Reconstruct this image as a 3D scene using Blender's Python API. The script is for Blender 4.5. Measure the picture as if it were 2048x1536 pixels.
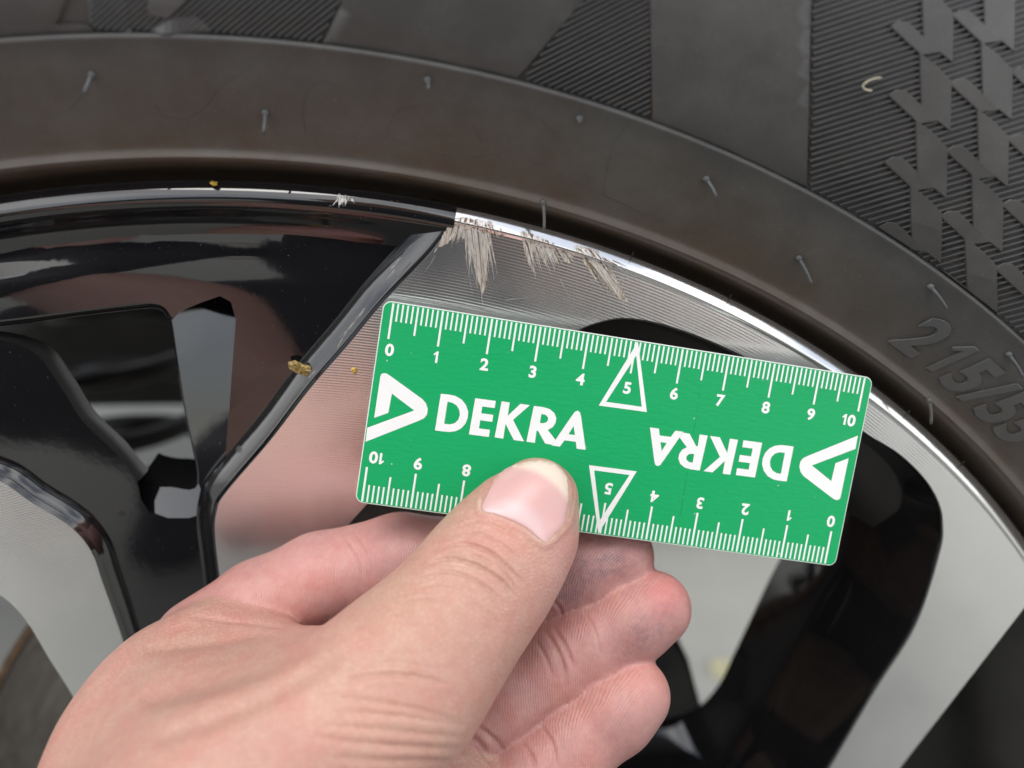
import bpy, bmesh, math, random
import numpy as np
from mathutils import Vector, Matrix
from mathutils.geometry import delaunay_2d_cdt

random.seed(7); rng = np.random.default_rng(7)
for o in list(bpy.data.objects): bpy.data.objects.remove(o, do_unlink=True)
scene = bpy.context.scene
COL = scene.collection
MM = 0.001

# ------------------------------------------------------------------ camera
# World: origin on the wheel axis, flange plane at Y = 0, Y runs inboard, Z up (lengths below in mm).
F_PX = 1540.0                       # focal length in pixels of a 2048 px wide frame
RW = np.array([[0.99576118, -0.01452359, -0.09082254],
               [-0.01452359, 0.95023735, -0.31118812],
               [0.09082254, 0.31118812, 0.94599853]])      # columns: wheel right, wheel down, wheel inward in camera axes
CAM = np.array([42.93, -153.17, 255.77])
C2W = np.array([RW[:, 0], RW[:, 2], -RW[:, 1]])            # camera axes (right, down, forward) -> world

cd = bpy.data.cameras.new('camera'); cam = bpy.data.objects.new('camera', cd); COL.objects.link(cam)
cd.sensor_width = 9.0; cd.sensor_fit = 'HORIZONTAL'; cd.lens = 9.0 * F_PX / 2048
cd.clip_start = 0.005; cd.clip_end = 200
r_, d_, f_ = C2W[:, 0], C2W[:, 1], C2W[:, 2]
cam.matrix_world = Matrix(((r_[0], -d_[0], -f_[0], CAM[0] * MM), (r_[1], -d_[1], -f_[1], CAM[1] * MM),
                           (r_[2], -d_[2], -f_[2], CAM[2] * MM), (0, 0, 0, 1)))
cd.dof.use_dof = True; cd.dof.focus_distance = 0.158; cd.dof.aperture_fstop = 1.9
scene.camera = cam

# ------------------------------------------------------------------ sky, sun, exposure
SUN_EL, SUN_AZ = 64, 205            # degrees; azimuth clockwise from +Y (the sun stands behind the camera, high)
w = bpy.data.worlds.new('World'); scene.world = w; w.use_nodes = True
nt = w.node_tree; nt.nodes.clear()
sky = nt.nodes.new('ShaderNodeTexSky'); sky.sky_type = 'NISHITA'; sky.sun_disc = False
sky.sun_elevation = math.radians(SUN_EL); sky.sun_rotation = math.radians(SUN_AZ)
sky.air_density = 1.0; sky.dust_density = 1.8; sky.ozone_density = 1.0
hs = nt.nodes.new('ShaderNodeHueSaturation'); hs.inputs['Saturation'].default_value = 0.5
bg = nt.nodes.new('ShaderNodeBackground'); bg.inputs['Strength'].default_value = 0.15
wo = nt.nodes.new('ShaderNodeOutputWorld')
tc = nt.nodes.new('ShaderNodeTexCoord'); cn = nt.nodes.new('ShaderNodeTexNoise'); cn.inputs['Scale'].default_value = 2.6; cn.inputs['Detail'].default_value = 6
cr_ = nt.nodes.new('ShaderNodeValToRGB'); cr_.color_ramp.elements[0].position = 0.42; cr_.color_ramp.elements[1].position = 0.62
cm = nt.nodes.new('ShaderNodeMix'); cm.data_type = 'RGBA'; cm.inputs[7].default_value = (11.5, 11.5, 11.6, 1)
nt.links.new(tc.outputs['Generated'], cn.inputs['Vector']); nt.links.new(cn.outputs['Fac'], cr_.inputs['Fac']); nt.links.new(cr_.outputs['Color'], cm.inputs[0])
nt.links.new(sky.outputs[0], hs.inputs['Color']); nt.links.new(hs.outputs[0], cm.inputs[6]); nt.links.new(cm.outputs[2], bg.inputs[0]); nt.links.new(bg.outputs[0], wo.inputs[0])
sl = bpy.data.lights.new('sun', 'SUN'); sl.energy = 0.9; sl.angle = math.radians(30); sl.color = (1.0, 0.96, 0.9)
so = bpy.data.objects.new('sun', sl); COL.objects.link(so)
az, el = math.radians(SUN_AZ), math.radians(SUN_EL)
sdir = Vector((math.sin(az) * math.cos(el), math.cos(az) * math.cos(el), math.sin(el)))
so.rotation_euler = (-sdir).to_track_quat('-Z', 'Y').to_euler()
vs = scene.view_settings
vs.view_transform = 'Standard'; vs.look = 'None'; vs.gamma = 1.0; vs.use_curve_mapping = False; vs.exposure = 0.54
scene.cycles.use_denoising = True
scene.cycles.max_bounces = 8

# ------------------------------------------------------------------ helpers
def ray(px, py):
    P = np.stack([(np.asarray(px, float) - 1024) / F_PX, (np.asarray(py, float) - 768) / F_PX, np.ones(np.shape(px))], -1)
    return P @ C2W.T

def on_plane(px, py, Y):
    d = ray(px, py); t = (Y - CAM[1]) / d[..., 1]
    return CAM + d * t[..., None]

def on_prof(px, py, prof):
    d = ray(px, py); Y = np.zeros(np.shape(px))
    for _ in range(30):
        t = (Y - CAM[1]) / d[..., 1]; P = CAM + d * t[..., None]
        Y = 0.5 * Y + 0.5 * prof(np.hypot(P[..., 0], P[..., 2]))
    t = (Y - CAM[1]) / d[..., 1]
    return CAM + d * t[..., None]

def cam_pt(px, py, z):
    """camera-space mm of a pixel at depth z"""
    return np.array([(px - 1024) / F_PX * z, (py - 768) / F_PX * z, z])

def c2w(P): return CAM + np.asarray(P) @ C2W.T

def link(name, verts, faces, mat, parent=None, smooth=True, attrs=None):
    me = bpy.data.meshes.new(name)
    me.from_pydata([tuple(v) for v in np.asarray(verts, float) * MM], [], [tuple(int(i) for i in f) for f in faces])
    me.update()
    if smooth: me.polygons.foreach_set('use_smooth', [True] * len(me.polygons))
    if attrs:
        for an, a in attrs.items():
            a = np.asarray(a, np.float32)
            if a.ndim == 1:
                at = me.attributes.new(an, 'FLOAT', 'POINT'); at.data.foreach_set('value', a)
            else:
                at = me.attributes.new(an, 'FLOAT_VECTOR', 'POINT'); at.data.foreach_set('vector', a.ravel())
    if mat: me.materials.append(mat)
    ob = bpy.data.objects.new(name, me); COL.objects.link(ob)
    if parent: ob.parent = parent
    return ob

def auto_sharp(ob, deg=35):
    me = ob.data
    bm = bmesh.new(); bm.from_mesh(me)
    bmesh.ops.recalc_face_normals(bm, faces=bm.faces)
    for e in bm.edges:
        if len(e.link_faces) == 2 and e.calc_face_angle(0) > math.radians(deg): e.smooth = False
    bm.to_mesh(me); bm.free(); return ob

def empty(name, label, cat, loc=(0, 0, 0), group=None):
    e = bpy.data.objects.new(name, None); COL.objects.link(e); e.location = Vector(loc) * MM
    e.empty_display_size = 0.02
    e['label'] = label; e['category'] = cat
    if group: e['group'] = group
    return e

def tag(o, label=None, cat=None, group=None, kind=None):
    for k, v in (('label', label), ('category', cat), ('group', group), ('kind', kind)):
        if v: o[k] = v
    return o

def cr(pts, n=6, closed=False):
    """Catmull-Rom through points"""
    P = np.asarray(pts, float); N = len(P); out = []
    rngs = range(N) if closed else range(N - 1)
    for i in rngs:
        if closed: p0, p1, p2, p3 = P[(i - 1) % N], P[i], P[(i + 1) % N], P[(i + 2) % N]
        else: p0, p1, p2, p3 = P[max(i - 1, 0)], P[i], P[i + 1], P[min(i + 2, N - 1)]
        for k in range(n):
            t = k / n
            out.append(0.5 * ((2 * p1) + (-p0 + p2) * t + (2 * p0 - 5 * p1 + 4 * p2 - p3) * t ** 2 + (-p0 + 3 * p1 - 3 * p2 + p3) * t ** 3))
    if not closed: out.append(P[-1])
    return np.array(out)

def dense(P, step, closed=True):
    P = np.asarray(P, float); out = []
    N = len(P)
    for i in range(N if closed else N - 1):
        a, b = P[i], P[(i + 1) % N]; n = max(1, int(np.ceil(np.hypot(*(b - a)) / step)))
        for k in range(n): out.append(a + (b - a) * k / n)
    if not closed: out.append(P[-1])
    return np.array(out)

def inside(P, poly):
    x, y = P[:, 0], P[:, 1]; c = np.zeros(len(P), bool)
    a = poly; b = np.roll(poly, -1, 0)
    for (x1, y1), (x2, y2) in zip(a, b):
        m = ((y1 > y) != (y2 > y))
        if y1 != y2: c ^= m & (x < (x2 - x1) * (y - y1) / (y2 - y1 + 1e-12) + x1)
    return c

def sheet(outline, holes=(), step=20, lines=()):
    """triangulate a 2D outline (with holes) with inner grid points"""
    loops = [np.asarray(outline, float)] + [np.asarray(h, float) for h in holes]
    V = []; E = []
    for L in loops:
        s = len(V); V += [tuple(p) for p in L]; E += [(s + i, s + (i + 1) % len(L)) for i in range(len(L))]
    for L in lines:
        s = len(V); V += [tuple(p) for p in L]; E += [(s + i, s + i + 1) for i in range(len(L) - 1)]
    mn, mx = loops[0].min(0), loops[0].max(0)
    gx, gy = np.meshgrid(np.arange(mn[0], mx[0], step), np.arange(mn[1], mx[1], step))
    gx = gx + (np.arange(gx.shape[0]) % 2)[:, None] * step / 2
    G = np.c_[gx.ravel(), gy.ravel()]
    ok = inside(G, loops[0])
    for h in loops[1:]: ok &= ~inside(G, h)
    G = G[ok]
    B = np.array(V); keep = np.array([np.min((B[:, 0] - g[0]) ** 2 + (B[:, 1] - g[1]) ** 2) > (0.45 * step) ** 2 for g in G], bool) if len(G) else []
    V += [tuple(g) for g in G[keep]] if len(G) else []
    r = delaunay_2d_cdt([Vector(v) for v in V], E, [], 0, 1e-5)
    ov = np.array([tuple(v) for v in r[0]]); T = np.array([t for t in r[2] if len(t) == 3])
    cen = ov[T].mean(1); ok = inside(cen, loops[0])
    for h in loops[1:]: ok &= ~inside(cen, h)
    return ov, T[ok]

def orient(V, T, toward=(0, -1, 0)):
    V = np.asarray(V); T = np.asarray(T)
    n = np.cross(V[T[:, 1]] - V[T[:, 0]], V[T[:, 2]] - V[T[:, 0]]).sum(0)
    return T[:, ::-1] if n @ np.asarray(toward) < 0 else T

def lathe(prof, a0=0, a1=360, n=512):
    """profile (R, Y) turned round the Y axis; angle clockwise from the top as seen by the camera"""
    full = abs(a1 - a0) >= 359.9
    A = np.radians(np.linspace(a0, a1, n, endpoint=not full)); prof = np.asarray(prof, float); m = len(prof)
    V = np.empty((len(A), m, 3))
    V[..., 0] = np.sin(A)[:, None] * prof[:, 0]; V[..., 1] = prof[:, 1]; V[..., 2] = np.cos(A)[:, None] * prof[:, 0]
    F = []
    for i in range(len(A) if full else len(A) - 1):
        j = (i + 1) % len(A)
        for k in range(m - 1): F.append((i * m + k, j * m + k, j * m + k + 1, i * m + k + 1))
    return V.reshape(-1, 3), F

def rings(R3, closed=True):
    """quads between consecutive equal-length rings"""
    V = np.concatenate(R3); n = len(R3[0]); F = []
    for r in range(len(R3) - 1):
        for i in range(n if closed else n - 1):
            j = (i + 1) % n; F.append((r * n + i, r * n + j, (r + 1) * n + j, (r + 1) * n + i))
    return V, F

def tube(P, rad, n=8, cap=True):
    P = np.asarray(P, float); rad = np.broadcast_to(rad, (len(P),)); V = []; F = []
    T = np.gradient(P, axis=0); T /= np.linalg.norm(T, axis=1)[:, None] + 1e-12
    u = np.cross(T[0], [0.3, 0.5, 0.81]); u /= np.linalg.norm(u)
    for i in range(len(P)):
        u = u - T[i] * (u @ T[i]); u /= np.linalg.norm(u); v = np.cross(T[i], u)
        for k in range(n):
            a = 2 * math.pi * k / n; V.append(P[i] + rad[i] * (math.cos(a) * u + math.sin(a) * v))
    for i in range(len(P) - 1):
        for k in range(n): F.append((i * n + k, i * n + (k + 1) % n, (i + 1) * n + (k + 1) % n, (i + 1) * n + k))
    if cap: F += [tuple(range(n))[::-1], tuple(range((len(P) - 1) * n, len(P) * n))]
    return np.array(V), F

# ------------------------------------------------------------------ materials
class NT:
    def __init__(s, name):
        s.m = bpy.data.materials.new(name); s.m.use_nodes = True; s.t = s.m.node_tree; s.n = s.t.nodes; s.l = s.t.links
        s.b = s.n['Principled BSDF']
    def add(s, typ, **kw):
        x = s.n.new(typ)
        for k, v in kw.items():
            if k in x.inputs and not hasattr(type(x), k): x.inputs[k].default_value = v
            else: setattr(x, k, v)
        return x
    def i(s, x, k, v):
        if hasattr(v, 'is_linked') or hasattr(v, 'links'): s.l.new(v, x.inputs[k])
        else: x.inputs[k].default_value = v
    def coord(s): return s.add('ShaderNodeTexCoord').outputs['Object']
    def noise(s, scale, detail=4, rough=0.55, vec=None, dist=0.0):
        x = s.add('ShaderNodeTexNoise'); x.inputs['Scale'].default_value = scale; x.inputs['Detail'].default_value = detail
        x.inputs['Roughness'].default_value = rough; x.inputs['Distortion'].default_value = dist
        s.l.new(vec if vec is not None else s.coord(), x.inputs['Vector']); return x.outputs['Fac']
    def ramp(s, fac, stops):
        x = s.add('ShaderNodeValToRGB'); e = x.color_ramp.elements
        while len(e) < len(stops): e.new(0.5)
        for el_, (p, c) in zip(e, stops):
            el_.position = p; el_.color = (*c, 1) if len(c) == 3 else c
        s.l.new(fac, x.inputs['Fac']); return x.outputs['Color']
    def math(s, op, a, b=0.0, c=0.0):
        x = s.add('ShaderNodeMath', operation=op)
        s.i(x, 0, a); s.i(x, 1, b)
        if op in ('MULTIPLY_ADD', 'WRAP'): s.i(x, 2, c)
        return x.outputs[0]
    def mix(s, fac, a, b, blend='MIX'):
        x = s.add('ShaderNodeMix', data_type='RGBA', blend_type=blend)
        s.i(x, 0, fac)
        for k, v in ((6, a), (7, b)):
            if hasattr(v, 'links'): s.l.new(v, x.inputs[k])
            else: x.inputs[k].default_value = (*v, 1) if len(v) == 3 else v
        return x.outputs[2]
    def bump(s, h, strength, dist, normal=None):
        x = s.add('ShaderNodeBump'); x.inputs['Strength'].default_value = strength; x.inputs['Distance'].default_value = dist
        s.l.new(h, x.inputs['Height'])
        if normal is not None: s.l.new(normal, x.inputs['Normal'])
        return x.outputs[0]
    def attr(s, name):
        return s.add('ShaderNodeAttribute', attribute_name=name)
    def set(s, **kw):
        for k, v in kw.items():
            k = k.replace('_', ' ')
            if hasattr(v, 'links'): s.l.new(v, s.b.inputs[k])
            else: s.b.inputs[k].default_value = (*v, 1) if isinstance(v, tuple) and len(v) == 3 and 'Radius' not in k else v
        return s.m

def m_rubber(name, base=(0.058, 0.057, 0.056), brown=(0.074, 0.053, 0.037), rough=0.45):
    n = NT(name)
    sep = n.add('ShaderNodeSeparateXYZ'); n.l.new(n.coord(), sep.inputs[0])
    R = n.math('SQRT', n.math('ADD', n.math('MULTIPLY', sep.outputs[0], sep.outputs[0]), n.math('MULTIPLY', sep.outputs[2], sep.outputs[2])))
    big = n.noise(22, 5, 0.6); fine = n.noise(1400, 3)
    # antiozonant bloom: the rubber has browned near the bead
    k = n.math('ADD', n.math('MULTIPLY', n.math('SUBTRACT', 0.268, R), 55.0), n.math('MULTIPLY', n.math('SUBTRACT', big, 0.5), 1.6))
    x = n.add('ShaderNodeClamp'); n.l.new(k, x.inputs[0])
    c = n.mix(x.outputs[0], base, brown)
    c = n.mix(n.math('MULTIPLY', n.ramp(n.noise(75, 6, 0.65), [(0.42, (0, 0, 0)), (0.75, (1, 1, 1))]), 0.55), c, (0.108, 0.106, 0.10))
    b = n.bump(fine, 0.25, 0.0002, n.bump(n.noise(160, 4), 0.12, 0.0006))
    dust = n.ramp(n.noise(2600, 1), [(0.735, (0, 0, 0)), (0.76, (1, 1, 1))])
    c = n.mix(n.math('MULTIPLY', dust, 0.5), c, (0.2, 0.19, 0.17))
    r = n.math('ADD', n.math('MULTIPLY', big, 0.18), rough - 0.09)
    return n.set(Base_Color=c, Roughness=r, Normal=b, Specular_IOR_Level=0.5)

def m_black():
    n = NT('black gloss paint'); v = n.coord()
    vo = n.add('ShaderNodeTexVoronoi'); vo.inputs['Scale'].default_value = 150; n.l.new(v, vo.inputs['Vector'])
    spots = n.ramp(vo.outputs['Distance'], [(0.10, (1, 1, 1)), (0.16, (0, 0, 0))])
    sel = n.ramp(n.noise(60, 2), [(0.52, (0, 0, 0)), (0.6, (1, 1, 1))])
    sp = n.math('MULTIPLY', spots, sel)
    dust = n.ramp(n.noise(1900, 1), [(0.765, (0, 0, 0)), (0.785, (1, 1, 1))])
    film = n.noise(35, 5)
    c = n.mix(n.math('MULTIPLY', dust, 0.25), (0.005, 0.005, 0.006), (0.2, 0.19, 0.17))
    c = n.mix(n.math('MULTIPLY', film, 0.012), c, (0.5, 0.5, 0.5))
    rr = n.math('ADD', n.math('ADD', 0.03, n.math('MULTIPLY', sp, 0.22)), n.math('ADD', n.math('MULTIPLY', dust, 0.4), n.math('MULTIPLY', film, 0.03)))
    b = n.bump(n.noise(300, 2), 0.02, 0.0004)
    return n.set(Base_Color=c, Roughness=rr, Normal=b, Specular_IOR_Level=1.0)

def m_machined(name='machined aluminium', lines=True):
    n = NT(name); v = n.coord()
    sep = n.add('ShaderNodeSeparateXYZ'); n.l.new(v, sep.inputs[0])
    R = n.math('SQRT', n.math('ADD', n.math('MULTIPLY', sep.outputs[0], sep.outputs[0]), n.math('MULTIPLY', sep.outputs[2], sep.outputs[2])))
    Rw = n.math('ADD', R, n.math('MULTIPLY', n.noise(90, 2), 0.0001))
    s = n.math('MULTIPLY', n.math('SINE', n.math('MULTIPLY', Rw, 2 * math.pi / 0.00062)), n.math('ADD', 0.1, n.math('MULTIPLY', n.ramp(n.noise(38, 3), [(0.36, (0, 0, 0)), (0.66, (1, 1, 1))]), 0.75)))
    # worn streaks follow the turning lines
    comb = n.add('ShaderNodeCombineXYZ'); n.l.new(n.math('MULTIPLY', R, 60.0), comb.inputs[0])
    n.l.new(n.noise(8, 2), comb.inputs[1])
    st = n.noise(60, 3, 0.6, comb.outputs[0])
    big = n.noise(40, 4, 0.6)
    c = n.mix(n.math('MULTIPLY', n.math('ADD', n.math('MULTIPLY', s, 0.5), 0.5), 0.26 if lines else 0.0), (0.88, 0.88, 0.87), (0.44, 0.45, 0.47))  # bright and dark reflections of the grooves also painted into the base colour
    c = n.mix(n.math('MULTIPLY', st, 0.14), c, (0.5, 0.5, 0.5))
    rr = n.math('ADD', 0.17 if lines else 0.06, n.math('ADD', n.math('MULTIPLY', st, 0.06), n.math('MULTIPLY', big, 0.08)))
    b = n.bump(s, 0.3 if lines else 0.02, 0.00007, n.bump(n.noise(500, 3), 0.06, 0.0002))
    if lines:
        tg = n.add('ShaderNodeTangent', direction_type='RADIAL', axis='Y'); n.l.new(tg.outputs[0], n.b.inputs['Tangent'])
        n.set(Anisotropic=0.68, Anisotropic_Rotation=0.25)
    return n.set(Base_Color=c, Roughness=rr, Normal=b, Metallic=0.95)

def m_simple(name, col, rough=0.5, metal=0.0, nz=0.25, scale=300, bmp=0.15, dist=0.0003, spec=0.5):
    n = NT(name); f = n.noise(scale, 5, 0.6)
    dark = tuple(x * (1 - nz) for x in col); lite = tuple(min(1, x * (1 + nz)) for x in col)
    c = n.ramp(f, [(0.3, dark), (0.7, lite)])
    return n.set(Base_Color=c, Roughness=rough, Metallic=metal, Normal=n.bump(f, bmp, dist), Specular_IOR_Level=spec)

def m_scuff():
    n = NT('scuffed aluminium'); v = n.coord()
    mp = n.add('ShaderNodeMapping'); mp.inputs['Rotation'].default_value = (0, math.radians(-17), 0); mp.inputs['Scale'].default_value = (1, 1, 0.09); n.l.new(v, mp.inputs[0])
    f = n.noise(2400, 4, 0.65, mp.outputs[0]); g = n.noise(650, 5, 0.7); h = n.noise(200, 3)
    c = n.ramp(f, [(0.30, (0.16, 0.125, 0.10)), (0.42, (0.42, 0.35, 0.285)), (0.52, (0.64, 0.58, 0.51)), (0.70, (0.90, 0.88, 0.84))])
    c = n.mix(n.math('MULTIPLY', n.ramp(g, [(0.3, (1, 1, 1)), (0.42, (0, 0, 0))]), 0.7), c, (0.07, 0.055, 0.045))
    c = n.mix(n.math('MULTIPLY', h, 0.25), c, (0.50, 0.38, 0.28))
    return n.set(Base_Color=c, Roughness=0.5, Metallic=0.35, Normal=n.bump(f, 0.9, 0.00025, n.bump(g, 0.4, 0.0002)))

def m_card_green():
    n = NT('printed green plastic'); v = n.coord()
    mp = n.add('ShaderNodeMapping'); mp.inputs['Scale'].default_value = (1, 3.2, 1); n.l.new(v, mp.inputs[0])
    f = n.noise(420, 3, 0.5, mp.outputs[0])
    c = n.mix(n.math('MULTIPLY', n.noise(900, 4), 0.3), (0.003, 0.36, 0.115), (0.005, 0.29, 0.092))
    sep = n.add('ShaderNodeSeparateXYZ'); n.l.new(v, sep.inputs[0])
    ln = n.math('ABSOLUTE', n.math('ADD', n.math('SUBTRACT', sep.outputs[0], 0.0155), n.math('MULTIPLY', sep.outputs[1], -0.02)))
    ln = n.math('MULTIPLY', n.math('LESS_THAN', ln, 0.00011), n.ramp(n.noise(300, 2), [(0.35, (0, 0, 0)), (0.6, (1, 1, 1))]))
    c = n.mix(n.math('MULTIPLY', ln, 0.5), c, (0.0, 0.14, 0.05))
    sp = n.ramp(n.noise(1300, 0), [(0.875, (0, 0, 0)), (0.89, (1, 1, 1))])
    c = n.mix(n.math('MULTIPLY', sp, 0.8), c, (0.5, 0.7, 0.6))
    smear = n.noise(45, 5, 0.65, None, 0.8)
    r = n.math('ADD', 0.3, n.math('MULTIPLY', smear, 0.3))
    return n.set(Base_Color=c, Roughness=r, Normal=n.bump(f, 0.25, 0.00025), Specular_IOR_Level=0.35)

def m_skin():
    n = NT('skin'); v = n.coord()
    col = n.attr('skin_col').outputs['Color']
    pal = n.attr('ridge').outputs['Vector']
    sep = n.add('ShaderNodeSeparateXYZ'); n.l.new(pal, sep.inputs[0])      # x: ridge phase (mm), y: ridge weight, z: dorsal weight
    blot = n.noise(130, 5, 0.6); fine = n.noise(1500, 3, 0.6)
    c = n.mix(n.math('MULTIPLY', n.ramp(blot, [(0.38, (0, 0, 0)), (0.68, (1, 1, 1))]), 0.85), col, n.mix(0.5, col, (0.56, 0.20, 0.17)))
    c = n.mix(n.math('MULTIPLY', n.ramp(n.noise(420, 4, 0.6), [(0.35, (1, 1, 1)), (0.6, (0, 0, 0))]), 0.14), c, (0.75, 0.55, 0.42))
    ph = n.math('ADD', sep.outputs[0], n.math('MULTIPLY', n.noise(160, 2), 1.4))
    rd = n.math('SINE', n.math('MULTIPLY', ph, 2 * math.pi / 0.52))
    rdg = n.math('MULTIPLY', rd, sep.outputs[1])
    # dirt in the grooves of the finger pads
    dirt = n.attr('dirt').outputs['Fac']
    dm = n.math('MULTIPLY', dirt, n.math('ADD', 0.45, n.math('MULTIPLY', n.ramp(n.noise(700, 5, 0.7), [(0.4, (0, 0, 0)), (0.65, (1, 1, 1))]), 0.55)))
    dm = n.math('MULTIPLY', dm, n.math('ADD', 0.75, n.math('MULTIPLY', rdg, -0.25)))
    c = n.mix(dm, c, (0.15, 0.095, 0.115))
    # fine crosshatch of the back of the thumb
    vo = n.add('ShaderNodeTexVoronoi', feature='DISTANCE_TO_EDGE'); vo.inputs['Scale'].default_value = 900
    mp = n.add('ShaderNodeMapping'); mp.inputs['Scale'].default_value = (1, 1, 1.6); mp.inputs['Rotation'].default_value = (0, 0.6, 0); n.l.new(v, mp.inputs[0])
    n.l.new(mp.outputs[0], vo.inputs['Vector'])
    cell = n.math('MULTIPLY', n.ramp(vo.outputs['Distance'], [(0.0, (0, 0, 0)), (0.25, (1, 1, 1))]), sep.outputs[2])
    gv = n.math('MULTIPLY', n.math('SUBTRACT', sep.outputs[2], cell), 0.22)
    c = n.mix(gv, c, (0.36, 0.17, 0.13))
    pore = n.ramp(n.noise(850, 3, 0.6), [(0.28, (1, 1, 1)), (0.42, (0, 0, 0))])
    c = n.mix(n.math('MULTIPLY', pore, 0.22), c, (0.40, 0.17, 0.14))
    b = n.bump(fine, 0.4, 0.00028)
    b = n.bump(cell, 0.4, 0.00014, b)
    b = n.bump(rdg, 0.3, 0.00008, b)
    b = n.bump(n.noise(260, 4), 0.2, 0.0006, b)
    r = n.math('ADD', 0.36, n.math('MULTIPLY', blot, 0.2))
    m = n.set(Base_Color=c, Roughness=r, Normal=b, Specular_IOR_Level=0.45, Subsurface_Weight=0.22, Subsurface_Scale=0.0018)
    n.b.inputs['Subsurface Radius'].default_value = (1.0, 0.35, 0.2)
    return m

def m_nail():
    n = NT('nail'); col = n.attr('nail_col').outputs['Color']
    c = n.mix(n.math('MULTIPLY', n.noise(500, 3), 0.15), col, (0.85, 0.7, 0.66))
    m = n.set(Base_Color=c, Roughness=0.36, Specular_IOR_Level=0.4, Subsurface_Weight=0.25, Subsurface_Scale=0.0012, Normal=n.bump(n.noise(220, 3), 0.1, 0.0004))
    n.b.inputs['Subsurface Radius'].default_value = (1.0, 0.4, 0.3)
    return m

def m_ground():
    n = NT('pale concrete paving')
    a = n.noise(6, 6, 0.65); b_ = n.noise(120, 5, 0.7)
    c = n.mix(a, (0.30, 0.30, 0.275), (0.42, 0.42, 0.39)); c = n.mix(n.math('MULTIPLY', b_, 0.4), c, (0.24, 0.24, 0.21))
    return n.set(Base_Color=c, Roughness=0.85, Normal=n.bump(b_, 0.5, 0.002))

def m_disc():
    n = NT('brake disc iron'); v = n.coord()
    sep = n.add('ShaderNodeSeparateXYZ'); n.l.new(v, sep.inputs[0])
    R = n.math('SQRT', n.math('ADD', n.math('MULTIPLY', sep.outputs[0], sep.outputs[0]), n.math('MULTIPLY', sep.outputs[2], sep.outputs[2])))
    comb = n.add('ShaderNodeCombineXYZ'); n.l.new(n.math('MULTIPLY', R, 6.0), comb.inputs[0]); n.l.new(n.math('MULTIPLY', n.noise(5, 2), 0.4), comb.inputs[1])
    f = n.noise(60, 4, 0.65, comb.outputs[0])
    c = n.ramp(f, [(0.3, (0.10, 0.09, 0.08)), (0.6, (0.17, 0.155, 0.14)), (0.8, (0.23, 0.21, 0.19))])
    return n.set(Base_Color=c, Roughness=0.45, Metallic=0.7, Normal=n.bump(f, 0.3, 0.0004))

M_RUB = m_rubber('tyre rubber'); M_RUB2 = m_rubber('tyre rubber relief', (0.078, 0.079, 0.081), (0.078, 0.072, 0.064), 0.42)
M_FLOW = m_rubber('flow line rubber', (0.040, 0.039, 0.038), (0.046, 0.036, 0.028), 0.6)
M_BLK = m_black(); M_MAC = m_machined(); M_LIP = m_machined('turned lip aluminium', False)
M_SCF = m_scuff(); M_GRN = m_card_green()
M_WHT = m_simple('white print', (0.82, 0.83, 0.82), 0.4, nz=0.03, bmp=0.05)
M_EDGE = m_simple('white card core', (0.7, 0.76, 0.72), 0.4, nz=0.05)
M_SKIN = m_skin(); M_NAIL = m_nail(); M_GND = m_ground(); M_DISC = m_disc()
M_DARK = m_simple('black chassis paint', (0.018, 0.017, 0.016), 0.45, nz=0.4, scale=60)
M_RUST = m_simple('rusty iron', (0.17, 0.105, 0.06), 0.75, nz=0.5, scale=200)
M_FLAKE = m_simple('yellow brown husk', (0.36, 0.26, 0.09), 0.5, nz=0.7, scale=1500, bmp=0.8)
M_GOLD = m_simple('yellow pollen grain', (0.62, 0.42, 0.06), 0.45, nz=0.3, scale=900)
M_LINT = m_simple('pale fibre', (0.62, 0.58, 0.42), 0.6, nz=0.1)
M_WHISK = m_simple('dusty rubber whisker', (0.075, 0.078, 0.082), 0.5, nz=0.2)
M_STRK = m_simple('bright torn metal', (0.80, 0.78, 0.74), 0.38, 0.6, nz=0.2, scale=900)
M_TORN = m_simple('brown grit in the scuffs', (0.17, 0.125, 0.09), 0.7, 0.0, nz=0.5, scale=1500)
M_HAIR = m_simple('fresh scratch', (0.62, 0.66, 0.7), 0.4, 0.7, nz=0.1)
M_CHIP_GLINT = m_simple('chipped metal and glint', (0.5, 0.49, 0.46), 0.5, 0.6, nz=0.5, scale=1500, bmp=0.6)
M_LEAF = m_simple('yellow leaf', (0.42, 0.40, 0.25), 0.6, nz=0.3, scale=100)

# ------------------------------------------------------------------ ground
g = link('ground', [(-20000, -20000, -349), (20000, -20000, -349), (20000, 20000, -349), (-20000, 20000, -349)], [(0, 1, 2, 3)], M_GND, smooth=False)
tag(g, kind='structure')

# ------------------------------------------------------------------ tyre
RC = 269.7                                   # radius of the step between plain band and patterned shoulder
TP = np.array([(236, 16), (242, 11), (246.3, 8.6), (247.6, 6.4), (248.6, 3.6), (249.3, 0.6), (249.7, -1.4), (250.1, -2.35), (250.6, -2.75), (251.1, -2.6), (251.7, -2.1), (252.5, -2.2), (253.5, -2.8),
               (257, -5.0), (262, -7.9), (266, -10.0), (RC - 0.7, -11.5), (RC - 0.3, -11.95), (RC, -12.0), (RC + 0.45, -11.7), (RC + 0.8, -10.7), (RC + 1.3, -11.0),
               (274, -12.9), (280, -15.0), (288, -17.0), (296, -18.0), (304, -18.1), (312, -17.0), (320, -14.6), (328, -10.6), (336, -4), (342, 5), (346, 16), (348, 34), (349, 70), (349, 120), (346, 150), (336, 176), (312, 196), (280, 200), (252, 190), (240, 178)])
def floorY(R): return np.interp(R, TP[:, 0][:31], TP[:, 1][:31])
wheel = empty('wheel_assembly', 'car wheel with black tyre and two-tone rim of gloss black and machined silver', 'wheel', (0, 0, 0))
tp = [TP[0]]
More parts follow.
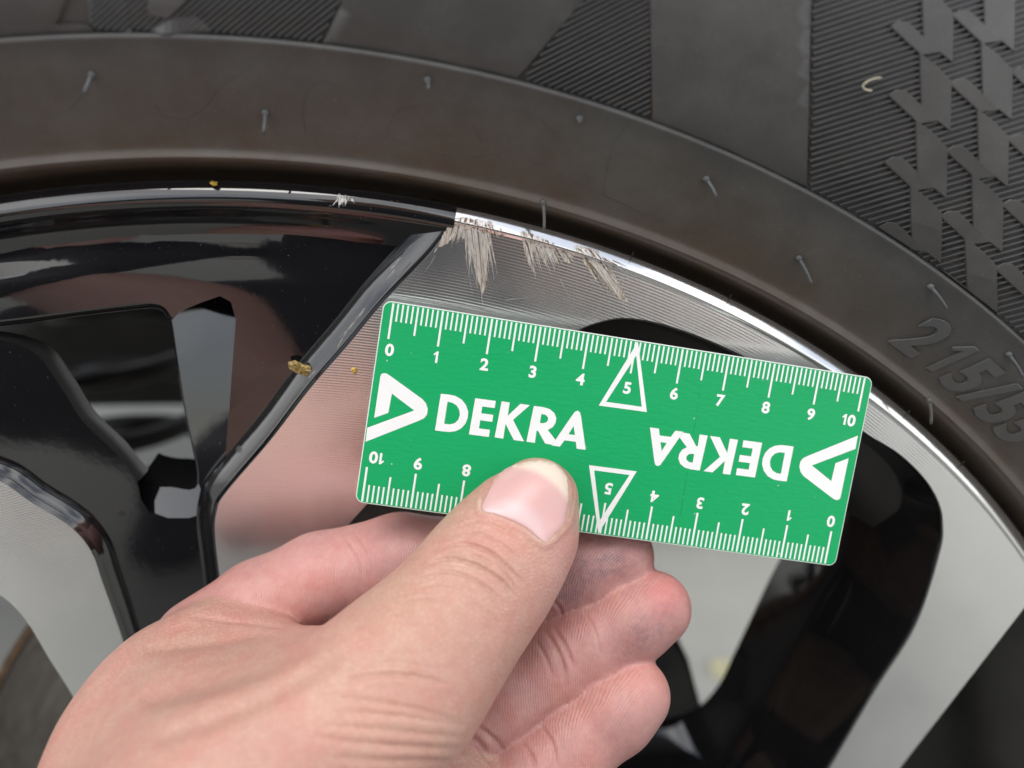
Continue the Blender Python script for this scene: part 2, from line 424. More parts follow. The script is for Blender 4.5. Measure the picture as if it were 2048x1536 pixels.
for i in range(len(TP) - 1):                 # densify the long spans smoothly
    a, b = TP[i], TP[i + 1]; k = max(1, int(np.hypot(*(b - a)) / 2.5))
    tp += [a + (b - a) * (j + 1) / k for j in range(k)]
tp = np.array(tp); sm = tp.copy()
for _ in range(3):
    q = sm.copy(); q[1:-1] = 0.25 * sm[:-2] + 0.5 * sm[1:-1] + 0.25 * sm[2:]
    keep = (sm[:, 0] < RC + 2.5) & (sm[:, 0] > 245); q[keep] = sm[keep]; sm = q
V, F = lathe(sm, n=600)
tyre = auto_sharp(link('tyre', V, F, M_RUB, wheel), 50)
tag(tyre, 'black rubber tyre with raised size numbers and hatched shoulder')

def tyre_pts(P, lift=0.0):
    P = np.asarray(P, float); W = on_prof(P[:, 0], P[:, 1], floorY)
    W = W.copy(); W[:, 1] -= lift; return W

def plate(name, poly, mat, parent, lift, step=30, dstep=14, slope=0.35, base=-0.3):
    """raised relief plate with sloping flanks that follows the tyre flank"""
    P = dense(poly, dstep); V2, T = sheet(P, step=step)
    top = tyre_pts(V2, lift); T = orient(top, T)
    n = len(P)
    A = tyre_pts(P, lift); cen = A.mean(0)
    nx = np.roll(A, -1, 0) - np.roll(A, 1, 0); nn = np.c_[nx[:, 2], np.zeros(n), -nx[:, 0]]; nn /= np.linalg.norm(nn, axis=1)[:, None] + 1e-9
    area = np.sum(A[:, 0] * np.roll(A[:, 2], -1) - np.roll(A[:, 0], -1) * A[:, 2])
    if area < 0: nn = -nn
    r0 = A; r1 = A + nn * 0.12 + [0, 0.1, 0]; r2 = A + nn * slope + [0, lift - base, 0]
    Vw, Fw = rings([r0, r1, r2])
    V = np.concatenate([top, Vw]); F = [tuple(t) for t in T] + [tuple(i + len(top) for i in f) for f in Fw]
    ob = link(name, V, F, mat, parent)
    me = ob.data; bm = bmesh.new(); bm.from_mesh(me); bmesh.ops.remove_doubles(bm, verts=bm.verts, dist=2e-6)
    bmesh.ops.recalc_face_normals(bm, faces=bm.faces); bm.to_mesh(me); bm.free()
    auto_sharp(ob, 30)
    if name != 'smooth_panel': ob.data.polygons.foreach_set('use_smooth', [False] * len(ob.data.polygons))
    return ob

def arcR(x, R=RC):            # pixel y of the step line at pixel x on the tyre
    ys = np.linspace(40, 1000, 400); W = on_prof(np.full(400, x), ys, floorY); Rr = np.hypot(W[:, 0], W[:, 2])
    i = np.argmin(np.abs(Rr - R)); return ys[i]
def arcline(x0, x1, R=RC + 0.9, n=14): return [(x, arcR(x, R)) for x in np.linspace(x0, x1, n)]

panels = [
    [(690, 0), (735, -90)] + [(1215, -90), (1165, 0)] + arcline(1033, 648)[0:],
    [(1300, -20), (1299, -120), (1617, -120), (1617, 0)] + arcline(1609, 1305),
    [(-150, -60), (-150, 66), (0, 72), (60, 70), (42, 58), (2, 57), (-60, 40), (20, 0), (45, -60)],
]
panels[2] = [(-190, -80), (-190, 70)] + arcline(-150, 190, n=8) + [(176, 52), (112, 50), (135, -10), (150, -80)]
for P in panels: plate('smooth_panel', P, M_RUB, tyre, 0.72)
plate('wear_mark_block', [(300, 62), (345, 38), (395, 36), (425, 62), (330, 68)], M_RUB2, tyre, 0.6)
plate('wear_mark_block', [(170, -60), (182, 48), (232, 60), (262, 66), (250, 10), (262, -60)], M_RUB2, tyre, 0.3)
plate('wear_mark_block', [(306, -50), (300, 30), (338, 36), (372, 4), (400, -40)], M_RUB2, tyre, 0.95)

# fine ribs of the hatched fields
def hatch(poly, ang0, ang1, pitch, holes=()):
    poly = np.asarray(poly, float); c = poly.mean(0); ext = np.abs(poly - c).max() * 1.6
    am = math.radians((ang0 + ang1) / 2); out = []
    nrm = np.array([math.sin(am), math.cos(am)])                    # pixel axes, y down
    k = np.arange(-ext, ext, pitch)
    for s in k:
        t = np.linspace(-ext, ext, 260); frac = (s + ext) / (2 * ext)
        a = math.radians(ang0 + (ang1 - ang0) * frac); d = np.array([math.cos(a), -math.sin(a)])
        L = c + nrm * s + t[:, None] * d
        ok = inside(L, poly)
        idx = np.where(ok)[0]
        if len(idx) < 3: continue
        for run in np.split(idx, np.where(np.diff(idx) > 1)[0] + 1):
            if len(run) >= 3:
                m = max(3, min(10, len(run) // 8)); out.append(L[np.linspace(run[0], run[-1], m).astype(int)])
    return out

def rib(P, hw=0.43, h=0.78):
    A = tyre_pts(P, -0.12); d = np.gradient(A, axis=0); d /= np.linalg.norm(d, axis=1)[:, None]
    s = np.cross(d, [0, 1, 0]); s /= np.linalg.norm(s, axis=1)[:, None]
    if s[0][2] < 0: s = -s
    up = np.array([0, -1, 0])
    R = [A - s * hw, A + up * h - s * 0.13, A + up * h + s * 0.08, A + s * hw * 0.55]
    V = np.concatenate(R); m = len(A); F = []
    for r in range(3):
        for i in range(m - 1): F.append((r * m + i, r * m + i + 1, (r + 1) * m + i + 1, (r + 1) * m + i))
    F += [(0, m, 2 * m, 3 * m), (m - 1, 4 * m - 1, 3 * m - 1, 2 * m - 1)]
    return V, F

h1 = [(186, -60), (180, 50)] + arcline(200, 640, RC + 0.9) + [(684, 0), (720, -60)]
h2 = [(1172, -10), (1192, -60), (1293, -60), (1298, 0)] + arcline(1300, 1042, RC + 0.9)
h3 = [(1621, 0), (1621, -70), (2200, -70), (2200, 780)] + arcline(2120, 1616, RC + 0.9)
for poly, a0, a1, pt in ((h1, 46, 34, 10.6), (h2, 28, 25, 10.4), (h3, 20, 12, 11.4)):
    for L in hatch(poly, a0, a1, pt):
        V, F = rib(L); link('rib', V, F, M_RUB2, tyre, smooth=False)

# lightning-shaped shoulder blocks, in a slanting lattice
BLK = (np.array([(1240, 555), (1290, 530), (1340, 535), (1435, 620), (1425, 315), (1530, 400), (1605, 480), (1600, 765), (1530, 705), (1420, 720)], float) / 2.926) + [1348, 0]
lat = []
for i in range(-1, 5):
    for j in range(-3, 6):
        off = np.array([i * 122.0, i * -22.5]) + np.array([-4.2, 136.5]) * j
        off[0] -= 3.2 * max(0, j) ** 1.6; off[1] -= 3.0 * max(0, j) ** 1.7
        q = BLK + off; c = q.mean(0)
        if i < 0 and not (j >= 3): continue
        if c[0] > 2200 or c[1] < -90 or c[1] > 900: continue
        W = on_prof(q[:, 0], q[:, 1], floorY); R = np.hypot(W[:, 0], W[:, 2])
        if R.min() < RC + 1.0:
            if R.mean() < RC + 1.5: continue
        if R.max() > 314: continue
        if R.min() < RC + 1.0:
            # clip by pulling the low points out to the step line
            for k in np.where(R < RC + 1.0)[0]:
                x, y = q[k]
                for _ in range(200):
                    Wk = on_prof(np.array([x]), np.array([y]), floorY)[0]
                    if math.hypot(Wk[0], Wk[2]) >= RC + 1.0: break
                    x += 0.9; y -= 1.3
                q[k] = (x, y)
        plate('shoulder_block', q, M_RUB, tyre, 0.85, step=60, dstep=40, slope=0.12)
# ring line that closes the hatched field
RD = 315.5
V, F = lathe([(RD - 1.0, floorY(RD - 1) + 0.2), (RD - 0.5, floorY(RD) - 1.2), (RD + 0.5, floorY(RD) - 1.4), (RD + 6, floorY(RD + 6) - 1.4), (RD + 6.5, floorY(RD + 6.5) + 0.3)], n=600)
link('shoulder_ring', V, F, M_RUB2, tyre)

# moulding whiskers
for (x0, y0, x1, y1, lift) in [(184, 150, 168, 187, 2.2), (531, 226, 527, 267, 2.4), (855, 161, 856, 178, 3.2), (1159, 238, 1158, 245, 3.0), (1412, 358, 1433, 394, 2.0),
                         (1597, 516, 1623, 568, 2.2), (1860, 573, 1893, 617, 1.8), (2016, 708, 2046, 754, 1.8), (1086, 405, 1088, 461, 1.6), (1858, 800, 1862, 848, 1.2), (2110, 880, 2120, 930, 1.5)]:
    a = tyre_pts([(x0, y0)], 0.0)[0]; dY = a[1] - lift
    b = on_plane(np.array([x1]), np.array([y1]), dY)[0]
    t = np.linspace(0, 1, 7)[:, None]; bow = np.sin(t * math.pi) * np.array([0.1, -0.3, 0.05])
    P = a + (b - a) * t + bow
    V, F = tube(P, [0.5, 0.38, 0.33, 0.31, 0.3, 0.3, 0.3], 8)
    hd, hf = tube(np.array([a + [0, 0.5, 0], a + [0, -0.15, 0], a + [0, -0.6, 0], a + [0, -0.75, 0]]), [0.7, 0.68, 0.55, 0.3], 12)
    F = list(F) + [tuple(i + len(V) for i in f) for f in hf]; V = np.concatenate([V, hd])
    link('vent_whisker', V, F, M_WHISK if y0 not in (405, 800) else M_RUB2, tyre)

# faint mould flow lines on the plain band
flow = [[(612, 265), (606, 220), (618, 180), (648, 163), (680, 178)], [(612, 265), (680, 270), (770, 275), (850, 300), (930, 316), (1010, 305), (1090, 330), (1160, 368), (1240, 405), (1290, 430)],
        [(770, 275), (790, 225), (820, 212), (880, 205), (920, 180)], [(1206, 388), (1218, 320), (1230, 285), (1250, 255)], [(1206, 388), (1260, 412), (1330, 440)],
        [(945, 250), (965, 285)], [(310, 210), (330, 232), (372, 236), (415, 210), (440, 175), (490, 140), (505, 118)], [(85, 225), (130, 220), (165, 192)], [(1690, 610), (1730, 620), (1790, 612), (1850, 592)],
        [(1352, 460), (1400, 462), (1435, 440), (1432, 400)], [(1082, 240), (1105, 262), (1120, 262)], [(1120, 262), (1128, 235)]]
for P in flow:
    Q = cr(P, 8); Wp = tyre_pts(Q, 0.0); Wp[:, 1] += 0.03; V, F = tube(Wp, 0.085, 5)
    link('flow_line', V, F, M_FLOW, tyre)

# raised size lettering, each character a part; s runs clockwise along the band, r outward
def glyph(ch, off_=0.02):
    c = bpy.data.curves.new('glyph', 'FONT'); c.body = ch; c.size = 1.0; c.align_x = 'LEFT'; c.resolution_u = 4; c.offset = off_; c.fill_mode = 'FRONT'
    ob = bpy.data.objects.new('glyph', c); COL.objects.link(ob)
    dg = bpy.context.evaluated_depsgraph_get(); me = bpy.data.meshes.new_from_object(ob.evaluated_get(dg))
    V = np.array([v.co[:] for v in me.vertices]).reshape(-1, 3); F = [tuple(p.vertices) for p in me.polygons]
    bpy.data.objects.remove(ob); bpy.data.curves.remove(c); bpy.data.meshes.remove(me)
    return V, F

ONE_V = np.array([(0.02, 0.50, 0), (0.075, 0.44, 0), (0.175, 0.53, 0), (0.175, 0.0, 0), (0.305, 0.0, 0), (0.305, 0.71, 0), (0.20, 0.71, 0)], float); ONE_F = [(0, 1, 2, 6), (2, 3, 4, 5, 6)]
def boundary_loops(F):
    cnt = {}
    for f in F:
        for a, b in zip(f, f[1:] + f[:1]): cnt[(a, b)] = cnt.get((a, b), 0) + 1
    return [(a, b) for (a, b) in cnt if (b, a) not in cnt]

def angR(px, py):
    W = on_prof(np.array([px]), np.array([py]), floorY)[0]; return math.atan2(W[0], W[2]), math.hypot(W[0], W[2])
a_start, _ = angR(1762, 690); HGT = 8.6
R_base = 255.0
s = 0.0
for ch, s in zip('215/55', (0.0, 9.0, 15.2, 21.8, 27.0, 34.2)):
    if ch == '1': V, F = ONE_V, list(ONE_F)
    else: V, F = glyph(ch, 0.035)
    x0 = V[:, 0].min(); k = HGT / 0.70
    Vs = V.copy(); Vs[:, 0] = (V[:, 0] - x0) * k * 1.12 + s + V[:, 1] * k * 0.15; Vs[:, 1] = V[:, 1] * k
    top = []; 
    def put(u, r, lift):
        R = R_base + r; A = a_start + u / R_base; return (R * math.sin(A), float(floorY(R)) - lift, R * math.cos(A))
    n = len(Vs); cen = Vs.mean(0)
    VV = [put(v[0], v[1], 0.62) for v in Vs] + [put(v[0], v[1], -0.2) for v in Vs]
    FF = [f for f in F] + [(b, a, a + n, b + n) for a, b in boundary_loops(F)]
    ob = auto_sharp(link('raised_character', VV, FF, M_RUB2, tyre), 40)
    mb = ob.modifiers.new('bevel', 'BEVEL'); mb.width = 0.00022; mb.segments = 2; mb.limit_method = 'ANGLE'

# ------------------------------------------------------------------ wheel
FT = cr([(60, 29.5), (100, 22.8), (150, 14.2), (190, 7.6), (204, 5.2), (212, 3.9), (220, 2.65), (228, 1.55), (236, 0.95), (243, 0.78), (247, 0.76)], 10)
def faceY(R): return np.interp(R, FT[:, 0], FT[:, 1])               # machined face: dished, rolling back up to the lip
def blackY(R): return 4.15 + np.clip(243 - R, 0, None) * 0.13 + np.clip(206 - R, 0, None) * 0.03 + 1.6 * np.exp(-((R - 236) / 5.0) ** 2)
def aofpx(px, py):
    W = on_plane(np.array([float(px)]), np.array([float(py)]), 0.5)[0]; return math.degrees(math.atan2(W[0], W[2]))
A_SPLIT = aofpx(913, 424)
V, F = lathe([(240.0, 12), (244.5, 6.0), (246.0, 3.6), (246.25, 2.6), (246.1, 2.1), (245.9, 1.9)], n=512); link('rim_flange', V, F, M_DARK, wheel)
LIP = [(245.92, 1.91), (245.75, 1.79), (243.55, 0.45), (243.3, 0.38), (243.05, 0.46), (242.7, 0.72), (242.2, 0.95), (241.5, 1.2)]
LIPB = [(245.92, 1.91), (245.7, 1.7), (244.9, 1.2), (243.9, 0.65), (243.0, 0.35), (242.2, 0.5), (241.4, 1.2), (240.2, 2.6), (238.6, 4.4), (236.5, 6.2), (233, 8.0)]
V, F = lathe(LIP, A_SPLIT, A_SPLIT + 92, 220); tag(auto_sharp(link('rim_lip', V, F, M_LIP, wheel), 40), 'bright turned aluminium rim lip')
V, F = lathe(LIPB, A_SPLIT - 268, A_SPLIT, 520); tag(link('rim_lip', V, F, M_BLK, wheel), 'gloss black painted rim lip')
V, F = lathe([(243.0, 8), (238, 10), (230, 14), (222, 22), (218, 40), (216, 90), (214, 150), (222, 176), (238, 182), (244, 190)], n=300)
link('rim_barrel', V, F, M_DARK, wheel)

def R_line(x0, x1, R, n, Y=2.0):
    """pixel points of a circle of radius R at depth Y between two pixel columns"""
    out = []
    for a in np.radians(np.linspace(-40, 80, 900)):
        P = np.array([R * math.sin(a), Y, R * math.cos(a)]); c = (P - CAM) @ C2W
        out.append((1024 + F_PX * c[0] / c[2], 768 + F_PX * c[1] / c[2]))
    out = np.array(out); xs = np.linspace(x0, x1, n)
    return [tuple(p) for p in np.c_[xs, np.interp(xs, out[:, 0], out[:, 1])]] if x1 > x0 else [tuple(p) for p in np.c_[xs, np.interp(xs, out[:, 0], out[:, 1])]]

EDGE_L = cr([(912, 436), (862, 505), (768, 604), (700, 686), (620, 778), (540, 882), (452, 985), (434, 1020), (430, 1070), (441, 1170), (452, 1290), (470, 1480), (490, 1720)], 8)
WIN_R = cr([(560, 1500), (575, 1300), (630, 1140), (705, 1040), (800, 945), (930, 830), (1060, 722), (1140, 668), (1200, 643), (1258, 636), (1340, 652), (1450, 694), (1560, 752), (1650, 810), (1735, 868),
            (1795, 905), (1848, 955), (1878, 1005), (1886, 1050), (1880, 1105), (1832, 1250), (1750, 1382), (1660, 1536), (1605, 1625), (1530, 1690), (1420, 1722), (1200, 1732), (900, 1726), (680, 1690), (580, 1610)], 7, True)
outer = R_line(914, 2130, 242.6, 60, faceY(242.6))
FACE = [tuple(p) for p in EDGE_L[::-1]] + outer + [(2200, 1030), (2048, 1216), (1800, 1536), (1690, 1680), (1560, 1810), (800, 1830)]
FACE = dense(FACE, 16); WR = dense(WIN_R, 14)

def fat(V2, T, h=0.7):
    a, b, c = V2[T[:, 0]], V2[T[:, 1]], V2[T[:, 2]]; ar = np.abs((b[:, 0] - a[:, 0]) * (c[:, 1] - a[:, 1]) - (b[:, 1] - a[:, 1]) * (c[:, 0] - a[:, 0]))
    L = np.max([np.hypot(*(b - a).T), np.hypot(*(c - b).T), np.hypot(*(a - c).T)], 0); return V2, T[ar / L > h]

def part_sheet(name, P, prof, mat, step=26, holes=()):
    V2, T = fat(*sheet(P, holes, step)); W = on_prof(V2[:, 0], V2[:, 1], prof); T = orient(W, T)
    return link(name, W, T, mat, wheel)

mface = tag(part_sheet('machined_face', FACE, faceY, M_MAC, holes=[WR]), 'silver machined face with fine turning lines')

def wall(name, L, prof, steps, side, mat, closed=False):
    """a wall falling away from an edge line: steps of (sideways mm, inboard mm)"""
    L = np.asarray(L, float); A = on_prof(L[:, 0], L[:, 1], prof)
    d = np.gradient(A, axis=0); n = np.c_[d[:, 2], np.zeros(len(A)), -d[:, 0]]; n /= np.linalg.norm(n, axis=1)[:, None] + 1e-9
    n *= side
    for _ in range(4): n[1:-1] = (n[:-2] + n[1:-1] * 2 + n[2:]) / 4
    n /= np.linalg.norm(n, axis=1)[:, None]
    R3 = [A + n * a + [0, b, 0] for a, b in steps]
    V, F = rings(R3, closed); return auto_sharp(link(name, V, F, mat, wheel), 62 if name == 'groove_flank' else 28)

# right window: rounded edge, a broad sloping flank, then the deep wall
wall('window_flank', np.r_[WR, WR[:1]], faceY, [(0, 0), (0.12, 0.1), (0.35, 0.5), (0.55, 1.2), (1.6, 6), (3.2, 13), (4.6, 19), (6.2, 24), (7.0, 26), (7.4, 28), (8.0, 36), (9, 50)], 1, M_BLK)
# right flank of the right spoke and the next window beyond it
wall('spoke_flank', [(2200, 1030), (2120, 1128), (2048, 1216), (1960, 1330), (1880, 1432), (1800, 1536), (1650, 1740)], faceY, [(0, 0), (0.3, 0.4), (0.6, 1.2), (2.5, 16), (3.5, 40), (4.5, 70)], -1, M_BLK)
# groove flank between machined face and black face
EL = dense(EDGE_L, 14, False)
wall('groove_flank', EL, faceY, [(0, 0), (0.12, 0.06), (0.3, 0.35), (0.7, 1.0), (1.1, 1.3), (4.9, 3.3), (5.2, 3.8), (5.5, 7.0)], 1, M_BLK)

# black painted face with the left window cut out
win_l = cr([(-140, 652), (0, 640), (150, 620), (290, 607), (325, 614), (345, 645), (352, 700), (372, 830), (394, 966), (330, 974), (275, 956), (225, 900), (165, 840), (118, 770), (90, 720), (-20, 690), (-140, 700)], 5)
low_edge = [(-560, 925), (-340, 905), (-160, 905), (-60, 920), (0, 944), (60, 990), (120, 1028), (172, 1058), (192, 1078), (215, 1140), (245, 1230), (290, 1380), (330, 1500), (380, 1740)]
top_l = R_line(-560, 900, 237.5, 40, blackY(237.5))
el_off = EDGE_L[:, :] + np.array([-30, 4])
BLACK = [tuple(p) for p in top_l] + [tuple(p) for p in el_off] + [(430, 1740)] + low_edge[::-1]
BLACK = dense(BLACK, 18)
WL = [(-260, 652), (-120, 648), (0, 640), (150, 621), (270, 607), (305, 606), (330, 616), (344, 640), (352, 690), (372, 820), (397, 966), (340, 974), (300, 970), (272, 956), (230, 905), (165, 842), (122, 775), (60, 700), (-60, 672), (-260, 668)]
WL = dense(cr(WL, 5, True), 14)
# the strip right of the window is an inset facet that tilts up and away towards the opening
FL2 = np.array([(440, 592), (462, 604), (472, 640), (466, 720), (460, 800), (454, 880), (448, 950), (436, 1010), (424, 1044)], float)
FT2 = np.array([(349, 634), (362, 622), (400, 606), (440, 592)], float)
kR = [i for i in range(len(WL)) if WL[i, 0] > 338 and 636 < WL[i, 1] < 968]; kR.sort(key=lambda i: WL[i, 1]); EDGE_R = WL[kR]
FAC = np.r_[dense(np.r_[FT2, FL2[1:]], 12, False), EDGE_R[::-1]]
WL_rest = np.array([p for i, p in enumerate(WL) if i not in kR])
k_ins = next(i for i in range(len(WL)) if i in kR and (i - 1) not in kR)
LB = np.array([(404, 985), (408, 1026), (378, 1036), (335, 1036), (300, 1026), (282, 1000), (274, 966)], float)
kB = [i for i in range(max(kR) + 1, len(WL)) if WL[i, 1] > 957 and WL[i, 0] > 276]
LEDGE = np.r_[WL[max(kR)][None], WL[kB], dense(LB[::-1], 10, False)]
HOLE = np.r_[WL[:k_ins], dense(np.r_[FT2, FL2[1:]], 12, False), dense(LB, 10, False), WL[max(kB) + 1:]]
FREF = on_prof(np.array([430.0]), np.array([1020.0]), blackY)[0]
def on_facet(P):
    P = np.asarray(P, float); d = ray(P[:, 0], P[:, 1])
    nrm = np.array([0.14, 1.0, -0.22])                              # plane: Y = Y0 - 0.14 dX + 0.22 dZ
    t = ((FREF + [0, 0.4, 0] - CAM) @ nrm) / (d @ nrm); return CAM + d * t[:, None]
LREF = on_prof(np.array([345.0]), np.array([1036.0]), blackY)[0]
def on_ledge(P):
    P = np.asarray(P, float); d = ray(P[:, 0], P[:, 1]); nrm = np.array([0.05, 1.0, -0.55])
    t = ((LREF + [0, 0.1, 0] - CAM) @ nrm) / (d @ nrm); return CAM + d * t[:, None]
V2, T = sheet(BLACK, [HOLE], 22); W = on_prof(V2[:, 0], V2[:, 1], blackY)
pface = tag(auto_sharp(link('painted_face', W, orient(W, T), M_BLK, wheel), 14), 'gloss black painted face')
V2, T = sheet(FAC, step=22); W = on_facet(V2); tag(link('painted_facet', W, orient(W, T), M_BLK, wheel, smooth=False), 'inset black facet beside the window, mirroring the sky')
V2, T = sheet(LEDGE, step=16); W = on_ledge(V2); tag(link('painted_facet', W, orient(W, T), M_BLK, wheel, smooth=False), 'small black ledge under the window')
A = on_ledge(np.r_[WL[max(kR)][None], WL[kB]]); V, F = rings([A, A + [0, 0.3, 0.1], A + [0, 1.0, 0.2], A + [0, 14, 1.2]], False); auto_sharp(link('window_flank', V, F, M_BLK, wheel), 50)
# bright rounded edge of that facet along the opening
A = on_facet(EDGE_R); V, F = rings([A, A + [-0.25, 0.05, 0], A + [-0.6, 0.5, 0], A + [-0.8, 1.4, 0], A + [-1.2, 6, 0], A + [-2.0, 16, 0]], False); auto_sharp(link('window_flank', V, F, M_BLK, wheel), 50)
def wall2(name, L, steps, mat=M_BLK):
    L = np.asarray(L); A = on_prof(L[:, 0], L[:, 1], blackY)
    d = np.gradient(A, axis=0); n = np.c_[d[:, 2], np.zeros(len(A)), -d[:, 0]]; n /= np.linalg.norm(n, axis=1)[:, None] + 1e-9
    for _ in range(6): n[1:-1] = (n[:-2] + n[1:-1] * 2 + n[2:]) / 4
    V, F = rings([A + n * a + [0, b, 0] for a, b in steps], False); return auto_sharp(link(name, V, F, mat, wheel), 28)
k0 = int(np.argmin(np.hypot(WL[:, 0] - 272, WL[:, 1] - 956))); k1 = int(np.argmin(np.hypot(WL[:, 0] + 60, WL[:, 1] - 672)))
wall2('window_flank', WL[:k_ins + 1], [(0, 0), (0.15, 0.1), (1.2, 0.9), (1.5, 1.4), (2.0, 5), (2.8, 14), (3.4, 24)])
k0 = max(kB)
wall2('window_flank', WL[k0:k1 + 1], [(0, 0), (0.05, 0.5), (0.3, 2.0), (0.2, 5), (-1.5, 9), (-6, 14)], M_DARK)

# lower left spoke: machined face and its groove
SP2 = [(-560, 950), (-340, 930), (-160, 930), (-80, 938), (0, 962), (60, 1003), (125, 1042), (160, 1072), (186, 1110), (205, 1165), (232, 1240), (262, 1330), (300, 1440), (340, 1560), (400, 1740), (300, 1740), (235, 1560), (150, 1400), (100, 1320), (50, 1238), (0, 1190), (-80, 1150), (-160, 1130), (-340, 1112), (-560, 1125)]
SP2d = dense(cr(SP2[:15], 5).tolist() + cr(SP2[15:], 5).tolist(), 16)
tag(part_sheet('machined_face', SP2d, faceY, M_MAC), 'machined spoke face beside the black groove')
wall('groove_flank', dense(cr(SP2[:15], 5), 14, False), faceY, [(0, 0), (0.2, 0.15), (0.5, 0.9), (0.8, 1.1), (2.3, 2.4), (2.7, 3.4), (2.9, 7)], -1, M_BLK)
wall('spoke_flank', dense(cr(SP2[15:], 5), 14, False), faceY, [(0, 0), (0.3, 0.4), (0.8, 1.6), (1.6, 12), (2.6, 40), (3.5, 60)], -1, M_BLK)

# ------------------------------------------------------------------ brake disc, coil spring behind the wheel
bd = empty('brake_disc', 'worn brake disc seen through the wheel behind the lower spoke', 'brake disc', (0, 95, 0))
V, F = lathe([(70, 92), (132, 92), (133, 92.6), (133, 101), (132, 101.6), (70, 101.6), (70, 92)], n=200); V = V - [0, 95, 0]
link('friction_ring', V, F, M_DISC, bd)
V, F = lathe([(133.2, 92.3), (135.5, 92.6), (136, 94), (136, 101), (133.2, 101.5)], n=200); V = V - [0, 95, 0]
link('rusty_rim', V, F, M_RUST, bd)
V, F = lathe([(20, 60), (66, 60), (70, 64), (71, 92), (75, 95)], n=96); V = V - [0, 95, 0]
link('disc_bell', V, F, M_RUST, bd)

P0 = c2w(cam_pt(285, 800, 410)); t = np.linspace(0, 4.2, 260)
hel = np.c_[P0[0] + 36 * np.cos(2 * math.pi * t), P0[1] + 36 * np.sin(2 * math.pi * t), P0[2] - 70 + 34 * t]
V, F = tube(hel, 5.2, 12); tag(link('coil_spring', V, F, M_DARK), 'black coil spring behind the wheel, seen through the left window', 'spring')


# underside of the car behind the wheel: arch liner and floor, dark
ub = empty('car_underbody', 'dark underside of the car behind the wheel', 'underbody', (0, 300, 60))
A = np.radians(np.linspace(-100, 100, 60)); V = []
for a in A:
    for (R, Y) in ((398, 30), (402, 60), (404, 180), (400, 262)): V.append((R * math.sin(a), Y - 300, R * math.cos(a) - 60))
F = [(i * 4 + k, i * 4 + 4 + k, i * 4 + 5 + k, i * 4 + 1 + k) for i in range(59) for k in range(3)]
link('arch_liner', V, F, M_DARK, ub)
def boxv(x0, x1, y0, y1, z0, z1):
    V = [(x, y, z) for x in (x0, x1) for y in (y0, y1) for z in (z0, z1)]
    return V, [(0, 1, 3, 2), (4, 6, 7, 5), (0, 4, 5, 1), (2, 3, 7, 6), (0, 2, 6, 4), (1, 5, 7, 3)]
V, F = boxv(-1100, 1100, 450, 1400, 25, 60); link('floor_pan', V, F, M_DARK, ub, smooth=False)
V, F = boxv(-1100, -70, 70, 440, 12, 260); link('floor_pan', V, F, M_DARK, ub, smooth=False)

# ------------------------------------------------------------------ ruler card
CT = np.array([22.443, 10.682, 160.324])
CR = np.array([[0.985, -0.157, -0.078], [0.149, 0.983, -0.103], [0.093, 0.09, 0.992]])
U_, _, Vt_ = np.linalg.svd(CR); CR = U_ @ Vt_
def card_cam(u, v, w=0.0):
    """card mm (u along the scale from its 0, v down, w towards the camera) -> camera-space mm"""
    return CT + np.outer(np.atleast_1d(u) - 50, CR[:, 0]) + np.outer(np.atleast_1d(v) - 20, CR[:, 1]) - np.outer(np.broadcast_to(w, np.shape(np.atleast_1d(u))), CR[:, 2])
def px2card(x, y):
    d = np.array([(x - 1024) / F_PX, (y - 768) / F_PX, 1.0]); t = (CT @ CR[:, 2]) / (d @ CR[:, 2]); q = d * t - CT
    return q @ CR[:, 0] + 50, q @ CR[:, 1] + 20
CARD_O = c2w(CT)
Mw = np.c_[C2W @ CR[:, 0], C2W @ CR[:, 1], C2W @ CR[:, 2]]         # card axes in world
card = empty('ruler_card', 'green plastic ruler card with white scales and lettering, held under the thumb', 'ruler')
card.matrix_world = Matrix(((*Mw[0], CARD_O[0] * MM), (*Mw[1], CARD_O[1] * MM), (*Mw[2], CARD_O[2] * MM), (0, 0, 0, 1)))
def loc(u, v, w): return np.c_[np.asarray(u, float) - 50, np.asarray(v, float) - 20, -np.broadcast_to(w, np.shape(u))]
def bend(V): return V
U0, U1, V0, V1 = -2.0, 101.9, -0.05, 41.55
def rrect(u0, u1, v0, v1, r, n=8):
    out = []
    for cx, cy, a in ((u1 - r, v0 + r, -90), (u1 - r, v1 - r, 0), (u0 + r, v1 - r, 90), (u0 + r, v0 + r, 180)):
        for k in range(n + 1):
            t = math.radians(a + 90 * k / n); out.append((cx + r * math.cos(t), cy + r * math.sin(t)))
    return np.array(out)
TH = 0.9
o0 = rrect(U0, U1, V0, V1, 1.7); o1 = rrect(U0 + .12, U1 - .12, V0 + .12, V1 - .12, 1.6)
R3 = [loc(o1[:, 0], o1[:, 1], 0.0), loc(o0[:, 0], o0[:, 1], -0.10), loc(o0[:, 0], o0[:, 1], -TH + .1), loc(o1[:, 0], o1[:, 1], -TH)]
V, F = rings(R3); n = len(o0)
F = F + [tuple(range(n)), tuple(range(3 * n, 4 * n))[::-1]]
body = auto_sharp(link('card_body', V, F, M_EDGE, card), 30)
o2 = rrect(U0 + .22, U1 - .22, V0 + .22, V1 - .22, 1.5)
gv, gt = sheet(dense(o2, 4), step=4); W = loc(gv[:, 0], gv[:, 1], 0.02)
link('printed_face', W, orient(W, gt, (0, 0, -1)), M_GRN, card, smooth=False)

